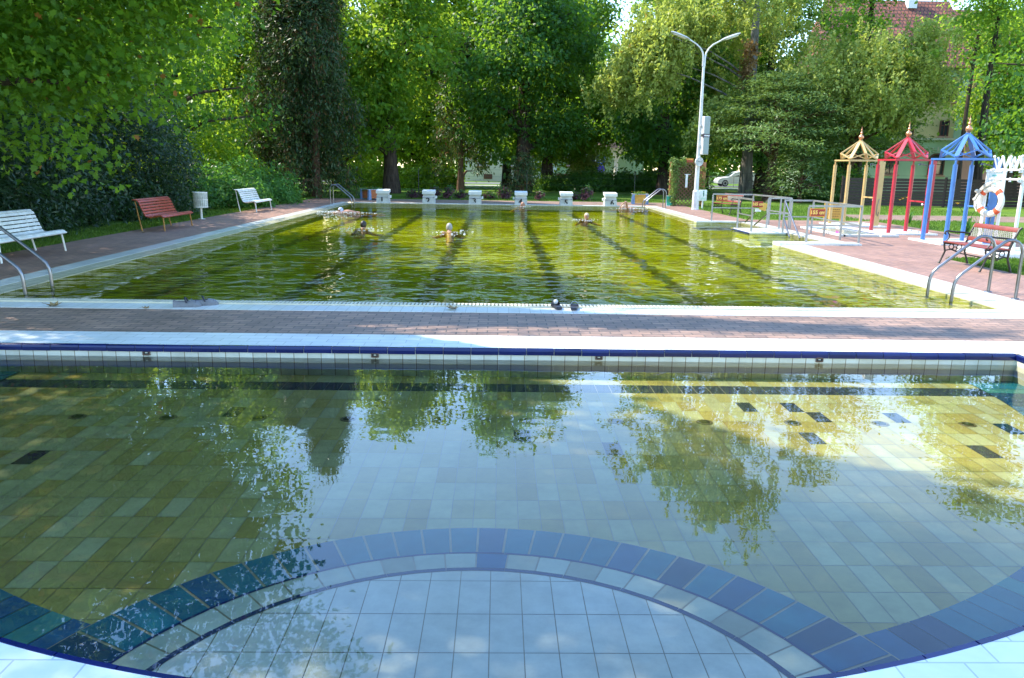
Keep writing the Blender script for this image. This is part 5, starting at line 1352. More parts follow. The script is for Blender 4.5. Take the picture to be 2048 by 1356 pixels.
def leaves_at(name, cent, per, spread, size, shape, rg, up=0.7, outw=0.5, rnd=0.8, droop=0.35, center=None, odd=0.0, ctone=None, flat=None, origin=None):
    n = len(cent)
    if ctone is None: ctone = rg.random(n)
    idx = np.repeat(np.arange(n), per)
    off = rg.normal(size=(len(idx), 3))*np.array(spread)
    pos = cent[idx] + off
    if origin is not None:                       # leave the gaps through which the sun reaches the pool
        sx, sy = shadow_xy(pos+np.array(origin)); bad = np.zeros(len(pos), bool)
        for pl in LIT: bad |= inside(sx, sy, pl)
        ok = ~bad | (rg.random(len(pos)) < 0.05); pos = pos[ok]; idx = idx[ok]
    c0 = np.array(center if center is not None else cent.mean(0))
    ow = pos-c0; ow /= np.linalg.norm(ow, axis=1, keepdims=True)+1e-9
    r1 = rg.normal(size=(len(idx), 3))
    nrm = ow*outw + np.array((0, 0, up)) + r1*rnd
    ud = rg.normal(size=(len(idx), 3))*0.6 + ow*0.6 + np.array((0, 0, -droop))
    tone = np.clip(0.55*ctone[idx] + 0.45*rg.random(len(idx)), 0, 1)*0.85
    if odd: tone = np.where(rg.random(len(idx)) < odd, 1.0, tone)
    return leaf_mesh(name, pos, nrm, ud, size*(0.65+0.7*rg.random(len(idx))), tone, shape)
def crown_points(rg, h, z0, r, nl, nc, top=0.75, lean=(0, 0)):
    """clump centres spread over the outer part of many uneven lobes"""
    lob = []
    for k in range(nl):
        tt = (k+0.5)/nl; w_ = r*max(0.25, math.sin(math.pi*min(1, 0.18+0.80*tt)))**top
        a = rg.random()*6.28 + k*2.4; rr_ = w_*(0.25+0.45*rg.random())
        z = z0+(h-z0)*tt
        lr = r*(0.30+0.22*rg.random())*(0.75 if tt > 0.85 else 1)
        lob.append((rr_*math.cos(a)+lean[0]*tt, rr_*math.sin(a)+lean[1]*tt, z, lr, lr, lr*(0.62+0.25*rg.random())))
    lob = np.array(lob); wt = (lob[:, 3]*lob[:, 4]); wt /= wt.sum()
    li = rg.choice(nl, size=nc, p=wt)
    dv = rg.normal(size=(nc, 3)); dv /= np.linalg.norm(dv, axis=1, keepdims=True)
    rad = 0.45+0.60*rg.random(nc)**0.6
    return lob[li, :3] + dv*rad[:, None]*lob[li, 3:]
def trunk_mesh(rg, h, r, z0, targets, bend=0.3, nlimb=16, top=0.9, limb=0.5):
    b = MB(); pts = []; ph = rg.random()*6
    for k in range(9):
        t_ = k/8; pts.append((bend*math.sin(t_*3+ph)*t_, bend*math.cos(t_*2.3+ph)*t_, h*top*t_ - 0.06))
    rad = [r*(1.35 if k == 0 else 1.0)*(1-0.82*k/8)+0.012 for k in range(9)]
    b.tube(pts, rad, 10)
    P = np.array(pts)
    if len(targets):
        sel = rg.choice(len(targets), size=min(nlimb, len(targets)), replace=False)
        for s_ in sel:
            tg = targets[s_]; zb = max(z0*0.55, min(tg[2]-0.25*math.hypot(tg[0], tg[1])-0.4, h*top*0.92))
            bx, by = np.interp(zb, P[:, 2], P[:, 0]), np.interp(zb, P[:, 2], P[:, 1]); rb = np.interp(zb, P[:, 2], rad)*limb
            base = Vector((bx, by, zb)); end = Vector(tg); mid = base.lerp(end, 0.5) + Vector((rg.normal()*0.25, rg.normal()*0.25, 0.35))
            q1 = base.lerp(mid, 0.5) + Vector((0, 0, 0.12))
            b.tube([base, q1, mid, mid.lerp(end, 0.5), end], [rb, rb*0.75, rb*0.5, rb*0.33, 0.012], 6)
    return b
def bark(name, c1, c2, sc=3.0):
    m, nd, lk, out = nodes(name); p = nd.new('ShaderNodeBsdfPrincipled'); lk.new(p.outputs[0], out.inputs[0])
    n = noise(nd, lk, sc, 5, 0.65, 'obj', (3, 3, 0.6)); r = ramp(nd, lk, n.outputs['Fac'], [(0.35, c1), (0.65, c2)])
    lk.new(r.outputs[0], p.inputs['Base Color']); p.inputs['Roughness'].default_value = 0.9; p.inputs['Specular IOR Level'].default_value = 0.1
    lk.new(bump(nd, lk, n.outputs['Fac'], 0.9, 0.05), p.inputs['Normal']); return m
M['bark'] = bark('dark fissured bark', (0.030, 0.022, 0.018), (0.085, 0.065, 0.05))
M['bark_birch'] = bark('pale birch bark', (0.07, 0.062, 0.055), (0.24, 0.225, 0.20), 1.6)
M['bark_brown'] = bark('red brown conifer bark', (0.07, 0.04, 0.028), (0.17, 0.10, 0.065))
LM = {
 'maple': leaf_mat('broad green leaves', (0.030, 0.095, 0.018), (0.13, 0.28, 0.032), (0.45, 0.63, 0.045), 0.52),
 'dark': leaf_mat('dark green leaves', (0.020, 0.075, 0.028), (0.082, 0.20, 0.044), (0.28, 0.50, 0.03), 0.48),
 'lime': leaf_mat('fresh yellow green leaves', (0.075, 0.16, 0.018), (0.18, 0.30, 0.026), (0.46, 0.62, 0.02), 0.55),
 'plane': leaf_mat('lobed plane leaves', (0.026, 0.088, 0.016), (0.10, 0.225, 0.030), (0.42, 0.64, 0.03), 0.5, (0.36, 0.16, 0.04)),
 'birch': leaf_mat('small birch leaves', (0.16, 0.225, 0.045), (0.42, 0.47, 0.15), (0.56, 0.64, 0.10), 0.45, (0.42, 0.28, 0.06)),
 'conifer': leaf_mat('brown green conifer sprays', (0.030, 0.062, 0.024), (0.085, 0.135, 0.045), (0.10, 0.18, 0.03), 0.25, (0.15, 0.085, 0.035)),
 'hemlock': leaf_mat('grey green needles', (0.060, 0.125, 0.038), (0.20, 0.29, 0.085), (0.26, 0.38, 0.06), 0.32),
 'laurel': leaf_mat('glossy laurel leaves', (0.009, 0.028, 0.014), (0.036, 0.08, 0.036), (0.08, 0.18, 0.03), 0.25, None, 0.4, 0.3),
 'shrub': leaf_mat('bright shrub leaves', (0.028, 0.10, 0.026), (0.085, 0.21, 0.05), (0.20, 0.44, 0.05), 0.42),
 'ivy': leaf_mat('pale ivy leaves', (0.08, 0.15, 0.03), (0.28, 0.36, 0.10), (0.30, 0.42, 0.07), 0.38),
 'purple': leaf_mat('purple plum leaves', (0.06, 0.025, 0.035), (0.17, 0.075, 0.095), (0.25, 0.10, 0.10), 0.35),
 'dead': leaf_mat('withered brown leaves', (0.16, 0.09, 0.03), (0.34, 0.20, 0.07), (0.35, 0.20, 0.06), 0.35),
}
GT = 'trees in the park beyond the pool'
def put(root, name, me_or_mb, mat):
    if isinstance(me_or_mb, MB): return me_or_mb.build(name, mat, root, True)
    me_or_mb.materials.append(mat); o = bpy.data.objects.new(name, me_or_mb); C.objects.link(o); o.parent = root; return o
def lit_cull(pts, origin, rg, keep=0.06, polys=(0, 1, 2, 3)):
    w_ = pts + np.array(origin); sx, sy = shadow_xy(w_); bad = np.zeros(len(pts), bool)
    for k in polys: bad |= inside(sx, sy, LIT[k])
    return pts[~bad | (rg.random(len(pts)) < keep)]
def open_to(P, origin, rg, X=10.5, box=(41, 54, 3.5, 17), keep=0.15):
    w_ = P+np.array(origin); t_ = (w_[:, 0]-X)/to_sun.x; y = w_[:, 1]-to_sun.y*t_; z = w_[:, 2]-to_sun.z*t_
    bad = (t_ > 0) & (y > box[0]) & (y < box[1]) & (z > box[2]) & (z < box[3])
    return P[~bad | (rg.random(len(P)) < keep)]
def broadleaf(label, loc, seed, h, z0, r, tr, kind='maple', nl=18, nc=260, per=52, leaf=0.27, spread=(0.5, 0.5, 0.32), lean=(0, 0), cull=False, group=GT, shape='kite', name='broadleaf_tree', keep=0.06, barkm='bark', odd=0.0, nlimb=16, up=0.7):
    rg = np.random.default_rng(seed); t = thing(name, label, 'tree', loc, 0, group)
    P = crown_points(rg, h, z0, r, nl, nc, lean=lean)
    if cull: P = lit_cull(P, loc, rg, keep)
    P = open_to(P, loc, rg)
    put(t, 'trunk', trunk_mesh(rg, h, tr, z0, P, nlimb=nlimb), M[barkm])
    put(t, 'crown', leaves_at('crown', P, per, spread, leaf, shape, rg, center=(0, 0, (h+z0)/2), odd=odd, up=up, origin=loc if cull else None), LM[kind])
    return t
# park trees behind the pool: five grown kinds, the others are copies of them turned and scaled
A = broadleaf('tall maple with a thick dark trunk left of starting block two', (-6.25, 46.3, 0), 1, 14.0, 3.4, 5.0, 0.42, 'maple', 24, 380, 66, spread=(0.46, 0.46, 0.32))
B = broadleaf('tall maple with a stout trunk right behind starting block four', (1.45, 50.8, 0), 2, 17.8, 2.8, 5.2, 0.50, 'dark', 26, 500, 76, spread=(0.46, 0.46, 0.32))
Cc = broadleaf('slimmer maple between the stout trunk and the villa door', (3.45, 57.5, 0), 3, 16.5, 3.2, 4.8, 0.42, 'maple', 24, 470, 76, spread=(0.46, 0.46, 0.32))
Dd = broadleaf('dark bushy tree left of the trellis screen', (10.4, 50.5, 0), 4, 14.0, 1.8, 3.3, 0.36, 'dark', 20, 300, 52)
Ee = broadleaf('fresh green tree deep in the park above starting block two', (-5.6, 62, 0), 5, 16.5, 2.6, 6.0, 0.34, 'lime', 24, 480, 64, 0.33)
def more(src, loc, rz, sc, label):
    c = copy_tree(src); c.location = loc; c.rotation_euler = (0, 0, rz); c.scale = (sc,)*3; c['label'] = label; c['group'] = GT; return c
more(Ee, (0.6, 63.5, 0), 1.3, 1.0, 'fresh green tree deep in the park above starting block four')
more(Ee, (-13.0, 66, 0), 2.1, 1.05, 'fresh green tree deep in the park right of the dark conifer')
more(A, (6.1, 62.0, 0), 2.6, 0.95, 'maple before the green wing of the villa')
more(B, (12.2, 56.5, 0), 0.8, 0.92, 'dark maple behind the lamp post')
more(B, (19.0, 57.5, 0), 2.9, 0.9, 'dark maple behind the weeping birch, right of its trunk')
more(Cc, (-11.2, 47.5, 0), 4.0, 0.78, 'shorter maple directly right of the dark conifer')
more(Ee, (-20.0, 60, 0), 3.3, 1.1, 'fresh green tree deep in the park left of the dark conifer')
more(Dd, (23.6, 55, 0), 1.9, 0.95, 'dark bushy tree behind the weeping birch')
more(A, (34.0, 53.0, 0), 3.7, 0.82, 'maple in front of the pink wing of the yellow house')
more(Ee, (17.0, 66, 0), 5.0, 0.9, 'fresh green tree deep in the park behind the birch')
more(Cc, (40.0, 56, 0), 1.0, 0.9, 'maple right of the yellow house')
more(A, (-27, 46, 0), 5.2, 1.0, 'tall maple deep behind the laurel hedge')
more(B, (-34, 34, 0), 2.2, 0.95, 'tall dark maple far behind the white benches')
more(Dd, (-24, 28, 0), 0.4, 1.05, 'dark bushy tree behind the red brown bench')
# trees whose shade falls over the pool are grown one by one
broadleaf('dark broad tree hanging over the far white bench', (-14.8, 36.0, 0), 21, 19, 1.8, 5.4, 0.36, 'dark', 22, 340, 60, 0.24, cull=True)
broadleaf('leafy tree between the laurel and the dark conifer', (-14.2, 44.5, 0), 22, 15, 2.0, 4.2, 0.30, 'maple', 18, 260, 52, 0.26, cull=True)
broadleaf('leafy tree behind the laurel hedge over the red brown bench', (-15.0, 22.6, 0), 23, 15.5, 2.4, 4.9, 0.32, 'maple', 24, 420, 60, 0.22, cull=True)
# old plane tree whose boughs hang over the near left corner
def plane_tree():
    rg = np.random.default_rng(31); loc = (-10.2, 11.0, 0)
    t = thing('plane_tree', 'big plane tree whose lobed leaves hang over the near left corner', 'tree', loc, 0, GT)
    nl = 40; lob = []
    for k in range(nl):
        tt = rg.random(); a = rg.random()*6.28
        if k < 24: a = rg.uniform(-1.0, 0.9)
        rr_ = 6.6*math.sqrt(rg.random()); z = 3.2 + 11.0*tt
        wmax = 7.0*math.sin(math.pi*min(1, 0.22+0.74*tt))**0.7; rr_ = min(rr_, wmax)
        lob.append((rr_*math.cos(a), rr_*math.sin(a), z, 1.6, 1.6, 1.1))
    # drooping boughs seen from the pool
    for (x, y, z, s) in ((-7.4, 13.2, 4.4, 1.2), (-6.6, 11.9, 1.85, 0.45), (-7.1, 12.3, 2.2, 0.6), (-6.2, 12.0, 1.7, 0.35), (-7.8, 12.5, 2.0, 0.5), (-5.5, 12.5, 2.6, 0.5), (-4.4, 12.9, 4.6, 0.8), (-6.9, 12.2, 2.9, 0.8), (-6.4, 11.6, 2.3, 0.55), (-5.9, 12.6, 2.9, 0.7), (-5.3, 12.9, 3.4, 0.6), (-7.9, 13.0, 3.3, 1.0), (-5.0, 12.4, 4.4, 0.9), (-6.0, 12.2, 4.2, 1.0), (-6.3, 13.8, 4.9, 1.2), (-5.2, 13.6, 5.0, 1.0), (-7.2, 12.2, 3.2, 0.95), (-6.2, 12.8, 3.4, 0.9), (-5.6, 13.6, 3.9, 0.8), (-4.9, 13.4, 4.2, 0.7), (-6.9, 11.2, 2.5, 0.7), (-6.0, 11.9, 2.7, 0.6), (-4.6, 12.6, 4.9, 0.8), (-3.9, 11.5, 5.2, 0.8), (-3.3, 9.6, 5.4, 0.9), (-8.2, 14.5, 3.9, 1.2), (-8.8, 13.6, 5.2, 1.2), (-2.9, 8.3, 5.9, 0.9), (-4.2, 8.8, 5.0, 0.9)):
        lob.append((x-loc[0], y-loc[1], z, s, s, s*0.75))
    for k in range(34):
        y_ = rg.uniform(2.0, 9.5); x_ = rg.uniform(-10.5, -0.27*y_-1.3); lob.append((x_-loc[0], y_-loc[1], rg.uniform(5.6, 12.0), 1.5, 1.5, 1.1))
    for k in range(16):
        y_ = rg.uniform(11, 17); lob.append((rg.uniform(-13.5, -0.42*y_-2.2)-loc[0], y_-loc[1], rg.uniform(7.5, 14.5), 1.6, 1.6, 1.1))
    lob = np.array(lob); nc = 1750; wt = lob[:, 3]**2; wt /= wt.sum(); li = rg.choice(len(lob), nc, p=wt)
    dv = rg.normal(size=(nc, 3)); dv /= np.linalg.norm(dv, axis=1, keepdims=True)
    P = lob[li, :3] + dv*(0.35+0.7*rg.random(nc)**0.7)[:, None]*lob[li, 3:]
    P = lit_cull(P, loc, rg, 0.04)
    tr_ = trunk_mesh(rg, 12.5, 0.45, 3.5, P, 0.3, 60)
    put(t, 'trunk', tr_, M['bark'])
    put(t, 'crown', leaves_at('crown', P, 112, (0.36, 0.36, 0.24), 0.102, 'lobed', rg, up=0.9, outw=0.25, rnd=0.75, droop=0.5, center=(0, 0, 8), odd=0.008, origin=loc), LM['plane'])
    return t
plane_tree()
broadleaf('dense tree added for shade at the left edge behind the nearest white bench', (-13.0, 16.3, 0), 24, 17, 3.0, 6.0, 0.38, 'dark', 28, 560, 66, 0.22, cull=True)  # mostly out of view, added to cast shade over the near left water
# dark columnar conifers left of block one
def conifer(label, loc, seed, h, r, kind, nc, per, leaf, shape='needle', z0=0.3, power=0.8, flat=False, barkm='bark_brown', tr=0.2, cull=False, name='conifer', group='conifers round the pool'):
    rg = np.random.default_rng(seed); t = thing(name, label, 'tree', loc, 0, group)
    tt = rg.random(nc)**0.85; ang = rg.random(nc)*6.283
    prof = (1-tt)**power; rad = r*(0.12+0.88*prof)*(0.55+0.5*rg.random(nc))*(1+0.18*np.sin(ang*3+tt*9)+0.12*np.sin(tt*31))
    P = np.stack([rad*np.cos(ang), rad*np.sin(ang), z0+(h-z0)*tt], 1)
    if cull: P = lit_cull(P, loc, rg)
    put(t, 'trunk', trunk_mesh(rg, h, tr, 1.0, P, 0.05, 26, 0.97), M[barkm])
    sp = (0.5, 0.5, 0.09) if flat else (0.24, 0.24, 0.34)
    put(t, 'crown', leaves_at('crown', P, per, sp, leaf, shape, rg, up=0.9 if flat else 0.25, outw=0.2 if flat else 0.7, rnd=0.35 if flat else 0.7, droop=0.25 if flat else 0.9, center=(0, 0, h*0.5), odd=0.14 if kind == 'conifer' else 0), LM[kind])
    return t
conifer('tall dark brownish conifer left of the far ladder', (-8.95, 39.2, 0), 41, 13.8, 2.0, 'conifer', 760, 70, 0.22, z0=0.2, power=0.55)
conifer('second dark conifer leaning against the tall brownish one', (-10.6, 40.3, 0), 42, 12.0, 1.8, 'conifer', 560, 66, 0.22, z0=0.2, power=0.5)
conifer('thin dark conifer between starting blocks two and three', (-2.55, 52.5, 0), 43, 9.5, 1.7, 'conifer', 170, 40, 0.30, z0=1.2, power=0.7)
conifer('small spreading conifer behind starting block three', (1.3, 45.5, 0), 44, 1.9, 0.9, 'conifer', 70, 40, 0.2, z0=0.1, power=0.8)
conifer('grey green conifer with flat boughs under the weeping birch', (14.9, 43.5, 0), 45, 6.6, 4.6, 'hemlock', 330, 64, 0.22, 'needle', 2.6, 0.6, True, tr=0.34)
conifer('small dark spruce right of the weeping birch', (15.6, 41.0, 0), 46, 3.0, 1.9, 'hemlock', 120, 54, 0.2, 'needle', 0.3, 0.8, True, tr=0.1)
conifer('flat boughed dark conifer behind the beige shower', (20.3, 46, 0), 47, 7.5, 4.0, 'hemlock', 260, 60, 0.24, 'needle', 2.4, 0.6, True, tr=0.34)
# weeping birch
def birch(label, loc, seed, h, r, nc):
    rg = np.random.default_rng(seed); t = thing('weeping_birch', label, 'tree', loc, 0, GT)
    P = crown_points(rg, h, 6.6, r*0.82, 30, nc, top=0.6)
    # the low left bough that hangs out behind the lamp post, and the low right boughs
    ex = []
    for (x, y, z, s_, n_) in ((-5.2, -1.0, 9.2, 1.4, 44), (-6.4, -1.5, 8.8, 1.3, 46), (-7.5, -1.5, 7.9, 1.1, 40), (-8.3, -1.5, 6.6, 0.8, 26), (-7.0, -1.8, 6.8, 1.0, 32), (-5.6, -1.8, 7.4, 1.1, 30), (-3.9, -1.0, 9.8, 1.2, 30), (-2.6, -2.5, 5.2, 0.7, 10), (-3.2, -2.4, 4.3, 0.6, 9),
                              (3.8, -2.0, 8.0, 1.4, 22), (5.0, -2.0, 6.6, 1.2, 20), (6.2, -1.5, 7.6, 1.2, 20), (6.4, -4.2, 5.4, 1.0, 22), (2.6, -4.4, 6.8, 1.1, 20), (4.6, -5.2, 5.6, 1.0, 22), (7.4, -3.4, 7.0, 1.3, 26), (8.2, -2.4, 8.8, 1.3, 22), (5.6, -3.8, 8.2, 1.3, 22), (9.2, -2.2, 6.6, 1.0, 18)):
        ex.append(np.array((x, y, z))+rg.normal(size=(n_, 3))*np.array((s_*0.6, s_*0.6, s_*0.4)))
    gap = (P[:, 2] < 10.5) & (P[:, 0] < 3.0) & (P[:, 1] < 2.0); P = P[~gap]
    top = np.concatenate([P]+ex); n0 = len(top); ks, m_ = 5, 26
    ct = rg.random(n0)
    st = np.repeat(top, ks, 0) + rg.normal(size=(n0*ks, 3))*np.array((0.36, 0.36, 0.22)); ns = len(st)
    L = 0.5+1.5*rg.random(ns)**1.4; u = rg.random((ns, m_)); sway = rg.normal(size=(ns, 2))*0.12
    pos = st[:, None, :] + np.stack([sway[:, :1]*u, sway[:, 1:]*u, -L[:, None]*u], 2) + rg.normal(size=(ns, m_, 3))*np.array((0.10, 0.10, 0.09))
    pos = pos.reshape(-1, 3); n = len(pos); ct = np.repeat(np.repeat(ct, ks), m_)
    nrm = rg.normal(size=(n, 3))*0.8 + np.array((-0.3, 0, 0.5)); ud = rg.normal(size=(n, 3))*0.5 + np.array((0, 0, -0.8))
    tone = np.clip(0.5*ct+0.5*rg.random(n), 0, 1)*0.85; tone = np.where(rg.random(n) < 0.006, 1.0, tone)
    put(t, 'trunk', trunk_mesh(rg, h, 0.34, 4.0, top, 0.35, 14, 0.95, 0.26), M['bark_birch'])
    put(t, 'crown', leaf_mesh('crown', pos, nrm, ud, 0.19*(0.6+0.8*rg.random(n)), tone, 'kite'), LM['birch'])
    # one withered bough
    pw = np.array([(-0.9+0.05*math.sin(k), -1.6, 8.3-0.09*k) for k in range(28)]) + rg.normal(size=(28, 3))*0.10
    put(t, 'withered_bough', leaves_at('withered_bough', pw, 24, (0.20, 0.20, 0.16), 0.22, 'kite', rg, droop=1.2, up=0.2), LM['dead'])
    return t
birch('tall weeping birch with pale hanging foliage behind the lamp post', (14.6, 47.0, 0), 51, 21.0, 8.8, 520)
# layered dark trees on the right
broadleaf('layered hornbeam in front of the yellow house', (20.9, 46.5, 0), 61, 15, 3.4, 2.9, 0.32, 'maple', 16, 130, 56, 0.24, (0.75, 0.75, 0.18), name='hornbeam_tree')
broadleaf('tall dark maple at the right edge behind the white shower', (25.3, 37.0, 0), 62, 15, 1.9, 3.5, 0.30, 'dark', 20, 300, 58, 0.24, (0.6, 0.6, 0.22))
broadleaf('thin leafy tree before the red tiled roof', (29.6, 51.0, 0), 65, 15, 6.8, 3.4, 0.16, 'maple', 14, 84, 46, 0.24, (0.7, 0.7, 0.22))
broadleaf('purple leaved plum beside the yellow house', (37.2, 57.0, 0), 63, 8.5, 3.0, 2.4, 0.2, 'purple', 10, 110, 46, 0.24)
broadleaf('slender tree before the copper downpipe of the yellow house', (26.6, 44.0, 0), 64, 13, 6.6, 2.0, 0.26, 'maple', 12, 60, 50, 0.24, (0.6, 0.6, 0.25))

# ------------------------------------------------------------------ shrubs
def shrub(label, loc, seed, r3, kind, nc, per, leaf, spread=0.2, shape='oval', stems=5, cat='shrub', group='shrubs along the left lawn', name='shrub', base=0.1, up=0.5, odd=0.0, droop=0.4, cull=False):
    rg = np.random.default_rng(seed); t = thing(name, label, cat, loc, 0, group)
    rx, ry, rz_ = r3
    dv = rg.normal(size=(nc, 3)); dv[:, 2] = np.abs(dv[:, 2])*0.9 - 0.12; dv /= np.linalg.norm(dv, axis=1, keepdims=True)
    az = np.arctan2(dv[:, 1], dv[:, 0])
    lump = 1 + 0.20*np.sin(az*3+seed) + 0.16*np.sin(az*5+dv[:, 2]*6+seed*2) + 0.1*rg.normal(size=nc)
    P = dv*np.array((rx, ry, rz_))*(lump*(0.62+0.40*rg.random(nc)**0.5))[:, None]; P[:, 2] = np.maximum(P[:, 2]+base, 0.12)
    if cull: P = lit_cull(P, loc, rg)
    b = MB()
    for k in range(stems):
        e = P[rg.integers(len(P))]; b.tube([(rg.normal()*0.08, rg.normal()*0.08, -0.02), (e[0]*0.35, e[1]*0.35, e[2]*0.5), tuple(e)], [0.03, 0.02, 0.008], 6)
    put(t, 'stems', b, M['bark'])
    put(t, 'foliage', leaves_at('foliage', P, per, (spread, spread, spread*0.7), leaf, shape, rg, up=up, outw=0.7, rnd=0.7, droop=droop, center=(0, 0, rz_*0.3), odd=odd), LM[kind])
    return t
shrub('dark laurel right behind the nearest white bench', (-12.3, 13.6, 0), 71, (2.3, 2.6, 2.5), 'laurel', 420, 60, 0.105, 0.24)
shrub('large dark laurel behind the red brown bench', (-12.6, 19.6, 0), 72, (2.5, 3.2, 3.9), 'laurel', 620, 62, 0.11, 0.26)
shrub('glossy blue green laurel rising behind the litter bin', (-12.3, 25.2, 0), 73, (2.5, 2.9, 4.2), 'laurel', 680, 62, 0.11, 0.24)
shrub('yellow green bush showing above the laurel', (-14.6, 28.5, 0), 74, (2.2, 2.4, 6.0), 'lime', 300, 40, 0.17, 0.3)
shrub('low ferny bush between the nearest white bench and the red brown one', (-10.4, 16.9, 0), 75, (0.85, 1.3, 0.95), 'laurel', 110, 34, 0.15, 0.16, 'needle')
shrub('low leafy bush behind the litter bin', (-10.6, 23.6, 0), 79, (0.9, 1.7, 1.0), 'laurel', 110, 34, 0.13, 0.17)
shrub('bright green shrub behind the far white bench', (-10.2, 29.6, 0), 76, (1.3, 1.5, 1.35), 'shrub', 190, 42, 0.13, 0.18)
shrub('wide low green shrub between the far white bench and the conifers', (-9.9, 33.2, 0), 77, (1.3, 2.3, 1.15), 'shrub', 230, 42, 0.13, 0.18)
shrub('tall pale green shrub at the foot of the dark conifers', (-11.8, 33.5, 0), 78, (1.6, 1.9, 2.6), 'lime', 200, 40, 0.15, 0.25)
shrub('dark hedge bush behind starting block six', (5.6, 55, 0), 81, (2.6, 1.2, 1.0), 'dark', 220, 40, 0.2, 0.3, group='shrubs in the park')
shrub('dark hedge bush before the porch of the villa', (9.0, 56, 0), 82, (2.8, 1.2, 0.95), 'dark', 220, 40, 0.2, 0.3, group='shrubs in the park')
shrub('dark hedge bush left of the trellis screen', (11.6, 54.5, 0), 83, (2.0, 1.4, 1.5), 'dark', 220, 40, 0.2, 0.3, group='shrubs in the park')
shrub('silvery green bush in front of the road sign', (6.3, 58.5, 0), 84, (1.3, 1.2, 2.8), 'birch', 170, 40, 0.2, 0.3, group='shrubs in the park')
shrub('sunlit low shrub right of the thick dark trunk', (-5.2, 57.0, 0), 85, (2.1, 1.4, 1.3), 'lime', 170, 40, 0.2, 0.3, group='shrubs in the park')
shrub('sunlit shrub left of the thick dark trunk', (-8.9, 59.0, 0), 86, (2.4, 1.4, 1.4), 'lime', 170, 40, 0.2, 0.3, group='shrubs in the park')
shrub('dark shrub between the spruce and the beige shower', (18.4, 43.5, 0), 88, (2.6, 1.5, 1.5), 'dark', 180, 40, 0.18, 0.25, group='shrubs in the park')
# rose bushes in a row along the far paving
rg0 = np.random.default_rng(9); rose = None
spots = [(-4.3, 39.3), (-3.75, 39.4), (-2.5, 39.3), (-1.9, 39.5), (-0.5, 39.3), (0.2, 39.4), (2.0, 39.3), (3.7, 39.4), (4.3, 39.3), (-3.2, 39.5)]
for k, (x, y) in enumerate(spots):
    lab = 'small reddish rose bush in the row behind the starting blocks'
    if rose is None:
        rose = shrub(lab, (x, y, 0), 90, (0.22, 0.2, 0.42), 'purple', 22, 16, 0.09, 0.07, stems=5, group='rose bushes behind the starting blocks', name='rose_bush', base=0.08)
        put(rose, 'green_leaves', leaves_at('green_leaves', np.random.default_rng(2).normal(size=(14, 3))*np.array((0.13, 0.12, 0.09))+np.array((0, 0, 0.26)), 14, (0.06, 0.06, 0.05), 0.08, 'oval', np.random.default_rng(3)), LM['shrub'])
    else:
        c = copy_tree(rose); c.location = (x, y, 0); c.rotation_euler = (0, 0, rg0.random()*6); s_ = 0.8+0.4*rg0.random(); c.scale = (s_, s_, s_*(0.8+0.5*rg0.random()))
# ivy on the trellis posts
def leaf_part(parent, name, P, per, sp, size, kind, seed, shape='kite', **kw):
    rg = np.random.default_rng(seed); return put(parent, name, leaves_at(name, P, per, sp, size, shape, rg, **kw), LM[kind])
rg1 = np.random.default_rng(12)
iv = thing('ivy', 'pale ivy climbing the left post of the trellis screen', 'climber', (7.72, 35.28, 0), 0)
P = np.stack([rg1.normal(size=90)*0.07, rg1.normal(size=90)*0.06-0.04, rg1.random(90)*2.0], 1); leaf_part(iv, 'leaves', P, 16, (0.07, 0.07, 0.07), 0.10, 'ivy', 3, outw=1.0, center=(0, 0.4, 1))
P = np.stack([0.05+rg1.random(20)*0.45, rg1.normal(size=20)*0.05-0.03, 1.92+rg1.normal(size=20)*0.06], 1); leaf_part(iv, 'top_leaves', P, 14, (0.07, 0.06, 0.05), 0.10, 'ivy', 4)
iv = thing('ivy', 'sparse ivy on the right post of the trellis screen', 'climber', (9.05, 35.24, 0), 0)
P = np.stack([rg1.normal(size=34)*0.06-0.05, rg1.normal(size=34)*0.05-0.04, 0.2+rg1.random(34)*1.5], 1); leaf_part(iv, 'leaves', P, 12, (0.07, 0.06, 0.07), 0.09, 'ivy', 6)
# flowers in the planters
def planter_flowers(label, loc, seed, col):
    rg = np.random.default_rng(seed); t = thing('flowers', label, 'flowers', loc, 0, 'plants growing in the planters')
    P = rg.normal(size=(40, 3))*np.array((0.17, 0.17, 0.05))+np.array((0, 0, 0.05)); put(t, 'leaves', leaves_at('leaves', P, 14, (0.06, 0.06, 0.04), 0.07, 'oval', rg), LM['shrub'])
    b = MB()
    for k in range(34):
        c = (rg.normal()*0.17, rg.normal()*0.17, 0.10+rg.random()*0.07)
        for j in range(5):
            a = 6.283*j/5; b.add([c, (c[0]+0.022*math.cos(a-0.5), c[1]+0.022*math.sin(a-0.5), c[2]+0.012), (c[0]+0.036*math.cos(a), c[1]+0.036*math.sin(a), c[2]+0.01), (c[0]+0.022*math.cos(a+0.5), c[1]+0.022*math.sin(a+0.5), c[2]+0.012)], [(0, 1, 2, 3)])
    b.build('petals', col, t)
planter_flowers('yellow flowers in the yellow planter', (6.52, 36.7, 0.40), 5, surf('yellow petals', (0.68, 0.52, 0.03), 0.6, 0.15, 20))
planter_flowers('dim yellow orange flowers in the orange planter', (-5.98, 37.6, 0.42), 6, surf('orange yellow petals', (0.45, 0.24, 0.03), 0.6, 0.2, 20))
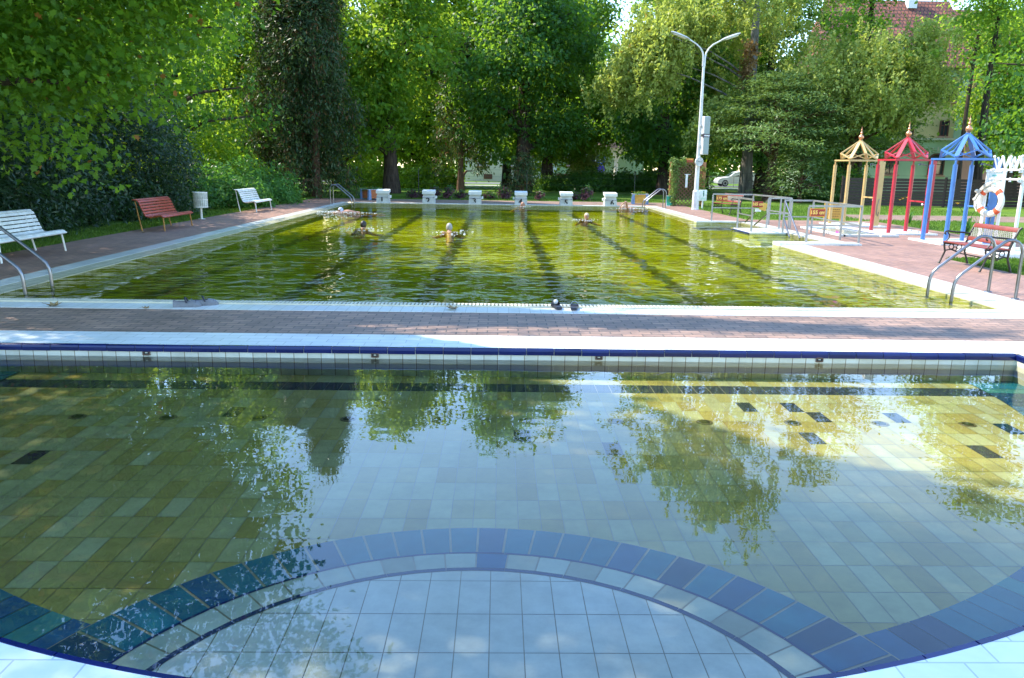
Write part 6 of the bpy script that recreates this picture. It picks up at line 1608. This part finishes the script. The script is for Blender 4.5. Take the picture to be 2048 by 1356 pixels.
# daylilies between the red and the blue shower
def daylily(label, loc, seed):
    rg = np.random.default_rng(seed); t = thing('daylily', label, 'flower', loc, 0, 'daylilies behind the showers')
    b = MB()
    for k in range(34):
        a = rg.random()*6.28; l_ = 0.3+0.35*rg.random(); w_ = 0.012; dx, dy = math.cos(a), math.sin(a)
        pts = [(0.03*dx, 0.03*dy, 0), (0.10*dx, 0.10*dy, l_*0.7), (0.28*dx*l_/0.5, 0.28*dy*l_/0.5, l_*0.75), (0.42*dx*l_/0.5, 0.42*dy*l_/0.5, l_*0.5)]
        vs = []
        for i, p in enumerate(pts):
            ww = w_*(1, 1.1, 0.8, 0.1)[i]; vs += [(p[0]-dy*ww, p[1]+dx*ww, p[2]), (p[0]+dy*ww, p[1]-dx*ww, p[2])]
        b.add(vs, [(2*i, 2*i+1, 2*i+3, 2*i+2) for i in range(3)])
    o = b.build('leaves', LM['shrub'], t); at_ = o.data.attributes.new('tone', 'FLOAT', 'POINT'); at_.data.foreach_set('value', np.random.default_rng(1).random(len(o.data.vertices)).astype(np.float32)*0.8)
    b = MB(); f_ = MB()
    for k in range(3):
        a = rg.random()*6.28; e = (0.4*math.cos(a), 0.15*math.sin(a), 0.72+0.1*rg.random()); b.tube([(0, 0, 0), (e[0]*0.4, e[1]*0.4, e[2]*0.7), e], 0.006, 5)
        for j in range(6):
            c = 6.283*j/6; f_.add([e, (e[0]+0.035*math.cos(c-.4), e[1]+0.035*math.sin(c-.4), e[2]+0.035), (e[0]+0.075*math.cos(c), e[1]+0.075*math.sin(c), e[2]+0.04), (e[0]+0.035*math.cos(c+.4), e[1]+0.035*math.sin(c+.4), e[2]+0.035)], [(0, 1, 2, 3)])
    b.build('stalks', M['dark_metal'], t); f_.build('blossoms', surf('yellow lily petals', (0.72, 0.42, 0.02), 0.6, 0.15, 20), t)
    return t
daylily('yellow daylily between the red and the blue shower', (12.9, 21.5, 0), 5)
daylily('yellow daylily behind the beige shower', (13.3, 25.4, 0), 8)
# far wood closing the view
rg2 = np.random.default_rng(77)
def wood(label, kind, n, x0, x1, y0, y1, zmax, per, leaf, sp):
    zc = zmax*(0.72+0.28*np.sin(np.arange(n)*0.0))
    x = rg2.uniform(x0, x1, n); y = rg2.uniform(y0, y1, n)
    top = zmax*(0.78+0.13*np.sin(x*0.31+y*0.17)+0.09*np.sin(x*0.83+1.3+y*0.4))
    z = 0.4+top*rg2.random(n)**0.85
    o = put(None, 'distant_trees', leaves_at('distant_trees', np.stack([x, y, z], 1), per, sp, leaf, 'kite', rg2), LM[kind]); tag(o, label, 'wood', None, 'stuff')
wood('distant green wood closing the view behind the villa', 'maple', 2300, -75, 30, 97, 118, 21, 36, 0.75, (1.3, 1.0, 1.0))
wood('distant green wood closing the view behind the yellow house', 'dark', 1300, 30, 95, 97, 118, 17, 36, 0.75, (1.3, 1.0, 1.0))
wood('green wood far behind the laurel hedge on the left', 'maple', 1300, -52, -28, -4, 95, 19, 36, 0.55, (1.1, 1.2, 0.9))

# ------------------------------------------------------------------ grass blades on the lawns in view
def blades(zones, seed):
    rg = np.random.default_rng(seed); Ps = []
    for (x0, x1, y0, y1, n) in zones: Ps.append(np.stack([rg.uniform(x0, x1, n), rg.uniform(y0, y1, n), np.zeros(n)-0.012], 1))
    P = np.concatenate(Ps); n = len(P); hgt = 0.035+0.05*rg.random(n)
    P[:, 2] += hgt*0.42
    ud = np.stack([rg.normal(size=n)*0.35, rg.normal(size=n)*0.35, np.ones(n)], 1); nrm = np.stack([rg.normal(size=n), rg.normal(size=n), rg.normal(size=n)*0.2], 1)
    return leaf_mesh('grass', P, nrm, ud, hgt, rg.random(n)*0.85, 'needle')
me = blades([(-9.9, -8.78, 11, 39, 22000), (8.76, 10.6, 11.5, 15.2, 9000), (8.32, 12.7, 26.42, 38.3, 14000), (12.62, 16.0, 16, 27, 12000), (-8.8, 8.3, 38.42, 41.5, 14000), (12.62, 20, 30.5, 37, 8000)], 3)
LM['grass'] = leaf_mat('lawn grass', (0.05, 0.11, 0.016), (0.11, 0.20, 0.03), (0.20, 0.34, 0.03), 0.4)
o = put(None, 'grass', me, LM['grass']); tag(o, 'short mown grass along the paving', 'grass', None, 'stuff')
